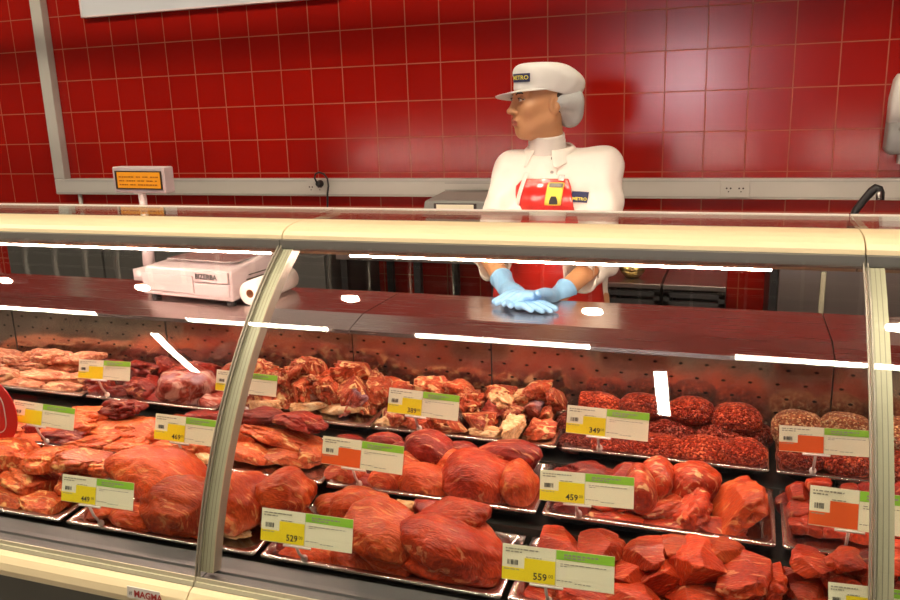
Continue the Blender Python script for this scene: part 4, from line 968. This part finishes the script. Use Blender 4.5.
tr_ = mesh_np('trousers', surfnet(lambda P: smax(f_body(P)-.010, P[..., 2]-.70, .01)+0*P[..., 0], (HIP[0]-.30, 2.50, .06), (HIP[0]+.30, 2.90, .72), .012), [MT['trousers']], body)

# knitted neck, collar
ux_ = RH @ np.array([1, 0, 0]); 
mb = MB(); rings = []
n0 = H2W((0, .018, -.105)); n1 = np.array([NK[0], NK[1]+.005, NK[2]-.045])
for i in range(15):
    f = i/14; c = n0+(n1-n0)*f; r = .0575+.006*f+(.0012 if i % 2 else 0)
    rings.append([(c[0]+r*1.02*math.cos(2*math.pi*k/40), c[1]+r*math.sin(2*math.pi*k/40), c[2]+.010*math.sin(2*math.pi*k/40)) for k in range(40)])
mb.loft(rings, MT['knit'], (False, False)); o = mb.build('knitted_collar', body, smooth=True); o.modifiers.new('t', 'SOLIDIFY').thickness = .003
for side in (-1, 1):                         # two collar flaps
    mb = MB(); R_ = []; fr = -math.pi/2-.1
    base = np.array([NK[0], NK[1]+.012, NK[2]])
    for i in range(16):
        a = fr + side*(.38+i/15*2.72); w_ = .017+.016*math.exp(-(i/3.0)**2)
        dirv = np.array([math.cos(a), math.sin(a), 0]); lift = .010*math.sin(a)
        R_.append([base+dirv*.068+(0, 0, .020+lift), base+dirv*.074+(0, 0, .030+lift), base+dirv*(.082+w_*.5)+(0, 0, .024+lift-w_*.8), base+dirv*(.088+w_*.9)+(0, 0, .018+lift-w_*1.5)])
    vs = [p for r in R_ for p in r]; fs = [(i*4+j, i*4+j+1, i*4+j+5, i*4+j+4) for i in range(15) for j in range(3)]
    mb.add(vs, fs, MT['coat']); o = mb.build('collar_flap', coat, smooth=True); o.modifiers.new('t', 'SOLIDIFY').thickness = .004; o.modifiers.new('s', 'SUBSURF').render_levels = 1

def front_y(x, z, f, y0=2.25, y1=2.95):      # first point of a shape seen from the front
    ys = np.arange(y0, y1, .002); P = np.stack([np.full_like(ys, x), ys, np.full_like(ys, z)], -1); v = f(P); i = np.argmax(v < 0)
    return ys[i] if v[i] < 0 else None
def drape(name, rows, f, off, m, parent, n=24, thick=.002, lo=None):
    """a sheet laid on the front of a shape: rows of (z, x left, x right)"""
    mb = MB(); vs = []; last = None
    for z, xl, xr_ in rows:
        for k in range(n):
            x = xl+(xr_-xl)*k/(n-1); y = front_y(x, z, f)
            if y is None: y = last if last is not None else CH[1]
            last = y; vs.append((x, y-off, z))
    N = len(rows); mb.add(vs, [(i*n+k, i*n+k+1, (i+1)*n+k+1, (i+1)*n+k) for i in range(N-1) for k in range(n-1)], m)
    o = mb.build(name, parent, smooth=True); sm = o.modifiers.new('soft', 'SMOOTH'); sm.iterations = 4; sm.factor = .5
    so = o.modifiers.new('t', 'SOLIDIFY'); so.thickness = thick; so.offset = 1; return o
f_front = lambda P: f_torso(P, .010)
def rowsz(pts, Y, n=20):
    """interpolate (py, px left, px right) photo measurements lying near depth Y into rows"""
    out = []
    for i in range(len(pts)-1):
        for k in range(n):
            f = k/n; a_, b_ = pts[i], pts[i+1]; py = a_[0]+(b_[0]-a_[0])*f; l = a_[1]+(b_[1]-a_[1])*f; r = a_[2]+(b_[2]-a_[2])*f
            pl, pr_ = at(l, py, Y), at(r, py, Y); out.append(((pl.z+pr_.z)/2, pl.x, pr_.x))
    return out
ap = drape('apron', rowsz([(178, 524, 570), (186, 516, 574), (208, 504, 577), (240, 498, 590), (275, 490, 600), (330, 484, 606), (380, 482, 606)], 2.585, 14), f_front, .006, MT['apron'], body, 30)
ap['label'] = 'shiny red apron bib'
drape('apron_strap', rowsz([(172, 525, 530), (180, 523, 528), (210, 514, 520)], 2.585, 8), f_front, .011, MT['coat'], ap, 4)
bd = drape('name_badge', rowsz([(180.5, 549, 568), (208.5, 545, 564)], 2.58, 8), f_front, .013, MT['badgeyel'], body, 6)
bd['label'] = 'yellow name badge'
drape('badge_header', rowsz([(182, 551, 566.5), (187, 550, 566)], 2.58, 6), f_front, .0165, MT['trunkseam'], bd, 6, .001)
drape('badge_picture', rowsz([(194.5, 554, 559), (199, 551.5, 561), (204, 551, 561)], 2.58, 5), f_front, .0165, MT['ink'], bd, 6, .001)
drape('badge_clip', rowsz([(174, 559, 567), (181, 559, 566)], 2.58, 6), f_front, .015, MT['clip'], bd, 4)
def patch(name, corners, fcn, off, word, par, Y):
    """dark blue cloth patch with yellow lettering; corners in photo order tl, tr, br, bl"""
    tl, tr2, br, bl = corners; N = 10; mb = MB(); vs = []
    def pt(u, v, o_):
        px = (tl[0]*(1-u)+tr2[0]*u)*(1-v)+(bl[0]*(1-u)+br[0]*u)*v; py = (tl[1]*(1-u)+tr2[1]*u)*(1-v)+(bl[1]*(1-u)+br[1]*u)*v
        q = at(px, py, Y); y = front_y(q.x, q.z, fcn); y = Y if y is None else y; return Vector((q.x, y-o_, q.z))
    for j in range(N):
        for i in range(N): vs.append(pt(i/(N-1), j/(N-1), off))
    mb.add(vs, [(j*N+i, j*N+i+1, (j+1)*N+i+1, (j+1)*N+i) for j in range(N-1) for i in range(N-1)], MT['navy']); o = mb.build(name, par, smooth=True); o.modifiers.new('t', 'SOLIDIFY').thickness = .0015
    o2 = pt(.08, .80, off+.004); ux = pt(.95, .80, off+.004)-o2; uz = pt(.08, .2, off+.004)-o2
    mb = MB(); w0 = text_into(MB(), word, 1, (0, 0, 0), (1, 0, 0), (0, 0, 1), MT['ink']); size = ux.length/w0
    text_into(mb, word, size, o2, ux, uz-ux*(uz.dot(ux)/ux.dot(ux)), MT['badgeyel'], .002, bold=size*.02); mb.build('lettering', o)
patch('coat_patch', [(574.5, 190), (590, 191.5), (589, 201.5), (574, 200)], f_coat, .006, 'METRO', coat, 2.60)

for k, (px, py) in enumerate(((552, 158.5), (552.5, 172))):
    q = at(px, py, 2.6); y = front_y(q.x, q.z, f_coat)
    if y is not None:
        mb = MB(); mb.tube([(q.x, y-.001, q.z), (q.x, y-.004, q.z)], .0055, MT['trunkseam'], 14); mb.build('button', coat)
drape('placket', rowsz([(153, 556, 557), (178, 556.5, 557.5)], 2.59, 10), f_coat, .003, MT['knit'], coat, 3)
# gloves
WTZ = zr(-.567)
def glove(wr, kn, tip, thumb, el, name, ledge, side):
    wr, kn, tip, thumb = A(wr), A(kn), A(tip), A(thumb)
    a = kn-wr; a /= np.linalg.norm(a); s = np.cross(a, (0, 0, 1.)); s /= np.linalg.norm(s); s *= side; u = np.cross(s, a); u *= np.sign(u[2])
    tl = np.linalg.norm(tip-kn); td = (tip-kn)/tl; segs = []
    for i, (o, L) in enumerate(((-.030, .90), (-.010, 1.0), (.010, .95), (.029, .78))):
        k = kn + s*o - a*(.006 if i in (0, 3) else 0); m = k + (td*.5+a*.10)*tl*L*.62+u*.006; e = k + td*tl*L + s*o*.12
        segs.append((k, m, e))
    def f(P):
        d = sd_cone(P, wr, wr+(kn-wr)*.35, .026, .027)
        for i, (k, m, e) in enumerate(segs): d = smin(d, sd_cone(P, wr+(kn-wr)*.25+s*[-.018, -.006, .006, .018][i], k, .0155, .0118), .014)
        fg = None
        for k, m, e in segs:
            q = np.minimum(sd_cone(P, k, m, .0108, .0098), sd_cone(P, m, e, .0098, .0080)); fg = q if fg is None else np.minimum(fg, q)
        d = smin(d, fg, .006)
        tb = wr+(kn-wr)*.30+s*thumb[0]*.02; tm = tb+(kn-wr)*.35+s*thumb[0]*.028+u*thumb[1]; te = tm+(kn-wr)*.36+s*thumb[0]*.006+u*thumb[2]
        d = smin(d, np.minimum(sd_cone(P, tb, tm, .015, .0118), sd_cone(P, tm, te, .0115, .0090)), .008)
        n = (wr-el)/np.linalg.norm(wr-el); cu = sd_cone(P, wr-n*.055, wr+n*.005, .0345, .0285); cu = smax(cu, -((P-(wr-n*.055))@n), .002); d = smin(d, cu, .010)
        roll_ = np.abs((P-(wr-n*.053))@n); d = smin(d, smax(sd_cone(P, wr-n*.056, wr-n*.050, .0365, .036), roll_-.003, .002), .002)
        d = d + .0009*np.sin(P[..., 0]*330+P[..., 2]*210)*np.clip(1-np.linalg.norm(P-wr, axis=-1)/.07, 0, 1)
        return smax(d, ledge-P[..., 2], .003)
    pts = np.array([wr-(wr-el)/np.linalg.norm(wr-el)*.07, kn, tip]+[e for _, _, e in segs])
    o = mesh_np(name, surfnet(f, pts.min(0)-.05, pts.max(0)+.05, .0026), [MT['glove']], body); return o
kL = np.array(atz(529, 305, WTZ+.016)); tL = np.array(atz(547, 311, WTZ+.010))
glove(wrL, kL, tL, (1, .008, -.004), elL, 'glove', WTZ+.0015, 1)
kR = np.array(at(522, 298, kL[1]+.012)); tR = np.array(at(500, 306, kL[1]-.005)); kR[2] = max(kR[2], WTZ+.042); tR[2] = max(tR[2], WTZ+.016)
glove(wrR, kR, tR, (1, .012, .0), elR, 'glove', WTZ+.0015, -1)

# face details
for s in (-1, 1):
    mb = MB(); c = Vector(H2W((s*.031, -.0770, .006)))
    bm = bmesh.new(); bmesh.ops.create_uvsphere(bm, u_segments=20, v_segments=14, radius=.0126); me = bpy.data.meshes.new('eye'); bm.to_mesh(me); bm.free()
    me.materials.append(MT['eyew']); me.materials.append(MT['iris'])
    gz = Vector(RH @ A((-.25, -1, .0))).normalized()
    for p_ in me.polygons: p_.use_smooth = True; p_.material_index = 1 if p_.center.normalized().dot(gz) > .885 else 0
    o = bpy.data.objects.new('eye', me); COL.objects.link(o); o.location = c; o.parent = body
    q = [(s*.014, -.0925, .0215), (s*.024, -.0905, .0265), (s*.036, -.083, .0270), (s*.048, -.070, .0215)]
    mb = MB(); mb.tube([H2W(v) for v in q], [.0022, .0030, .0028, .0012], MT['brow'], 8); mb.build('eyebrow', body, smooth=True)
    q = [(s*(.031+.0128*math.cos(a_)), -.0772-.0138*abs(math.sin(a_))**.6, .0058+.0056*math.sin(a_)) for a_ in [math.pi*k/10 for k in range(11)]]
    mb = MB(); mb.tube([H2W(v) for v in q], .0012, MT['brow'], 6); mb.build('eyelashes', body, smooth=True)
# hair at temple and nape, under the cap
hr = mesh_np('hair', (lambda v: (HC+v[0] @ RH.T, v[1]))(surfnet(lambda P: smax(smax(sd_ell(P, (0, .022, .028), (.0775, .0965, .086)), -(P[..., 1]*1.0+.052-P[..., 2]*.35), .01), smax(-(P[..., 2]+.085), -(P[..., 1]-.03+ (P[..., 2]-.03)*-.9) , .01)*1.0, .01), (-.09, -.10, -.11), (.09, .13, .13), .005)), [MT['hair']], body)
# cap: crown, band, visor, net
mb = MB(); rings = []; n = 56
for z0, tilt, cyy, rx, ry in ((.034, .27, .018, .081, .106), (.039, .27, .018, .0835, .109), (.052, .24, .023, .086, .113), (.068, .20, .030, .090, .120), (.085, .16, .030, .091, .121), (.098, .12, .022, .086, .111), (.108, .07, .012, .078, .096), (.115, .03, .004, .066, .080), (.119, .01, .000, .048, .06), (.1205, 0, .0, .025, .03), (.121, 0, .0, .004, .005)):
    ring_ = []
    for k in range(n):
        a_ = 2*math.pi*k/n; x = rx*math.cos(a_); y = cyy+ry*math.sin(a_); wob = .0016*math.sin(7*a_+z0*90)+.0012*math.sin(13*a_-z0*60)
        f_ = 1+wob/rx*(1 if .04 < z0 < .11 else .2); z = z0-tilt*max(0, y+.02)*.9
        ring_.append(H2W((x*f_, cyy+(y-cyy)*f_, z)))
    rings.append(ring_)
mb.loft(rings, MT['cap'], (False, True)); cp = mb.build('cap', body, smooth=True); so = cp.modifiers.new('t', 'SOLIDIFY'); so.thickness = .002; so.offset = -1
cp.modifiers.new('s', 'SUBSURF').render_levels = 1
cp['label'] = 'white brimmed cap'
mb = MB(); vs = []; nu, nv = 25, 8
for j in range(nv):
    f_ = j/(nv-1)
    for i in range(nu):
        a_ = math.radians(-166+152*i/(nu-1)); ex_ = math.sin(-a_)
        rx, ry = .0825+.006*f_, .107+.066*f_*max(ex_, 0)**.75
        x = rx*math.cos(a_); y = .018+ry*math.sin(a_); z = .018+.20*x+.014*max(ex_, 0)-.012*f_*max(ex_, 0)
        vs.append(H2W((x, y, z)))
mb.add(vs, [(j*nu+i, j*nu+i+1, (j+1)*nu+i+1, (j+1)*nu+i) for j in range(nv-1) for i in range(nu-1)], MT['cap']); o = mb.build('visor', cp, smooth=True); o.modifiers.new('t', 'SOLIDIFY').thickness = .0025
# navy patch with yellow lettering on the cap front
mb = MB(); vs = []; N = 9
def cap_pt(u, v, o_):
    a_ = math.radians(-92+44*u); z = .060+.026*v; rx, ry = (.0875+o_), (.1145+o_); x = rx*math.cos(a_); y = .024+ry*math.sin(a_); return Vector(H2W((x, y, z)))
for j in range(N):
    for i in range(N): vs.append(cap_pt(i/(N-1), j/(N-1), .003))
mb.add(vs, [(j*N+i, j*N+i+1, (j+1)*N+i+1, (j+1)*N+i) for j in range(N-1) for i in range(N-1)], MT['navy']); pch = mb.build('cap_patch', cp, smooth=True); pch.modifiers.new('t', 'SOLIDIFY').thickness = .0012
mb = MB(); o_ = cap_pt(.06, .28, .005); e_ = cap_pt(.94, .28, .005); up_ = cap_pt(.06, .9, .005)-o_; w0 = text_into(MB(), 'METRO', 1, (0, 0, 0), (1, 0, 0), (0, 0, 1), MT['ink']); sz = (e_-o_).length/w0
tmp = MB(); text_into(tmp, 'METRO', sz, (0, 0, 0), (1, 0, 0), (0, 1, 0), MT['badgeyel'], 0, bold=sz*.02); L_ = (e_-o_).length
mb.add([cap_pt(.06+.88*v[0]/L_, .28+v[1]/.028, .0050) for v in tmp.v], tmp.f, MT['badgeyel']); mb.build('lettering', pch)
# hair net hanging at the back
def f_net(P):
    d = sd_ell(P, (0, .100, -.020), (.066, .045, .070)); d = smin(d, sd_ell(P, (0, .055, -.000), (.084, .070, .046)), .03)
    d = smax(d, -(P[..., 1]-.000-(.03-P[..., 2])*.42), .006)
    return d + .0018*np.sin(70*P[..., 0]+50*P[..., 2])
nt_ = mesh_np('hair_net', (lambda v: (HC+v[0] @ RH.T, v[1]))(surfnet(f_net, (-.10, -.03, -.11), (.10, .16, .07), .004)), [MT['snood']], cp)
nt_['label'] = 'grey white net pouch'

# ------------------------------------------------------------------ lamps of the shop, then an added light blocker and glow panel
def lamp(name, lab, p0, p1, m, wid=.05, group='ceiling tubes'):
    c = (Vector(p0)+Vector(p1))/2; d = Vector(p1)-Vector(p0); L_ = d.length; rz = math.atan2(d.y, d.x)
    t = thing(name, c, lab, 'lamp', group, rz)
    mb = MB(); mb.box((-L_/2-.03, -wid, .012), (L_/2+.03, wid, .06), MT['white']); mb.box((-L_/3-.01, -.004, .06), (-L_/3, .004, 4.7-c.z), MT['white']); mb.box((L_/3, -.004, .06), (L_/3+.01, .004, 4.7-c.z), MT['white']); mb.build('fixture', t)
    mb = MB(); mb.box((-L_/2, -wid*.8, 0), (L_/2, wid*.8, .011), m); mb.build('tube', t)
LZ = zr(3.0)
for i, (xa, xb) in enumerate(((-5.92, -4.82), (-3.94, -2.74), (-2.06, -.86), (.02, 1.2), (1.95, 3.1))):
    lamp('ceiling_lamp', f'tube lamp parallel to the counter, {ORD[i]} from left in its row', (xa, .07, LZ), (xb, .07, LZ), MT['lamp'])
for i, x in enumerate((-4.38, -.43, 3.5)):
    lamp('ceiling_lamp', f'tube lamp pointing at the counter, {ORD[i]} from left', (x, -.37, LZ), (x, -1.45, LZ), MT['lamp'])
for i, x in enumerate((-5.55, -4.2, -2.47, -.82, .85, 2.5)):
    t = thing('spot_lamp', (x, .83, LZ), f'round ceiling spot above the counter, {ORD[i]} from left', 'lamp', 'ceiling spots')
    mb = MB(); mb.tube([(0, 0, .0125), (0, 0, .15)], .095, MT['white'], 24); mb.tube([(0, 0, .15), (0, 0, 4.7-LZ)], .008, MT['white'], 8); mb.build('housing', t)
    mb = MB(); mb.tube([(0, 0, 0), (0, 0, .012)], .064, MT['spot'], 28); mb.build('lens', t)
w = bpy.data.worlds.new('world'); SC.world = w; w.use_nodes = True
w.node_tree.nodes['Background'].inputs[0].default_value = (1, .9, .8, 1); w.node_tree.nodes['Background'].inputs[1].default_value = .22
def area(name, loc, target, size, energy, col=(1, .88, .74), sy=None):
    l = bpy.data.lights.new(name, 'AREA'); l.energy = energy; l.color = col; l.size = size
    if sy: l.shape = 'RECTANGLE'; l.size_y = sy
    o = bpy.data.objects.new(name, l); COL.objects.link(o); o.location = loc
    o.rotation_euler = (Vector(target)-Vector(loc)).to_track_quat('-Z', 'Y').to_euler(); return o

t = thing('added_light_blocker', (-.8, -2.3, 0), 'added dark low shelving shape that blocks light, unseen behind the camera', 'shelf')  # unseen blocker, added to keep the far glow out of the lower glass
mb = MB(); mb.box((-4, -.3, .0), (4, .3, .12), MT['darkgrey']); mb.box((-4, -.015, .12), (4, .015, 1.32), MT['darkgrey']); mb.build('back_board', t)
for k in range(4):
    mb = MB(); mb.box((-4, -.28, .40+k*.29), (4, .28, .425+k*.29), MT['darkgrey']); mb.build('shelf', t)
t = thing('added_glow_panel', (-1.0, -8.895, 0), 'added glowing panel far behind the camera for the wall highlight', 'lamp')  # unseen glow, added only to put a soft highlight on the tiles
mb = MB(); mb.box((-.5, -.09, 0), (.5, .0, 2.3), MT['white']); mb.build('casing', t)
mb = MB(); mb.box((-.42, .0005, 1.47), (.42, .01, 2.23), mat('added glow', (1, 1, 1, 1), .5, emit=(.95, .92, 1, 1), es=62)); mb.build('glow_front', t)
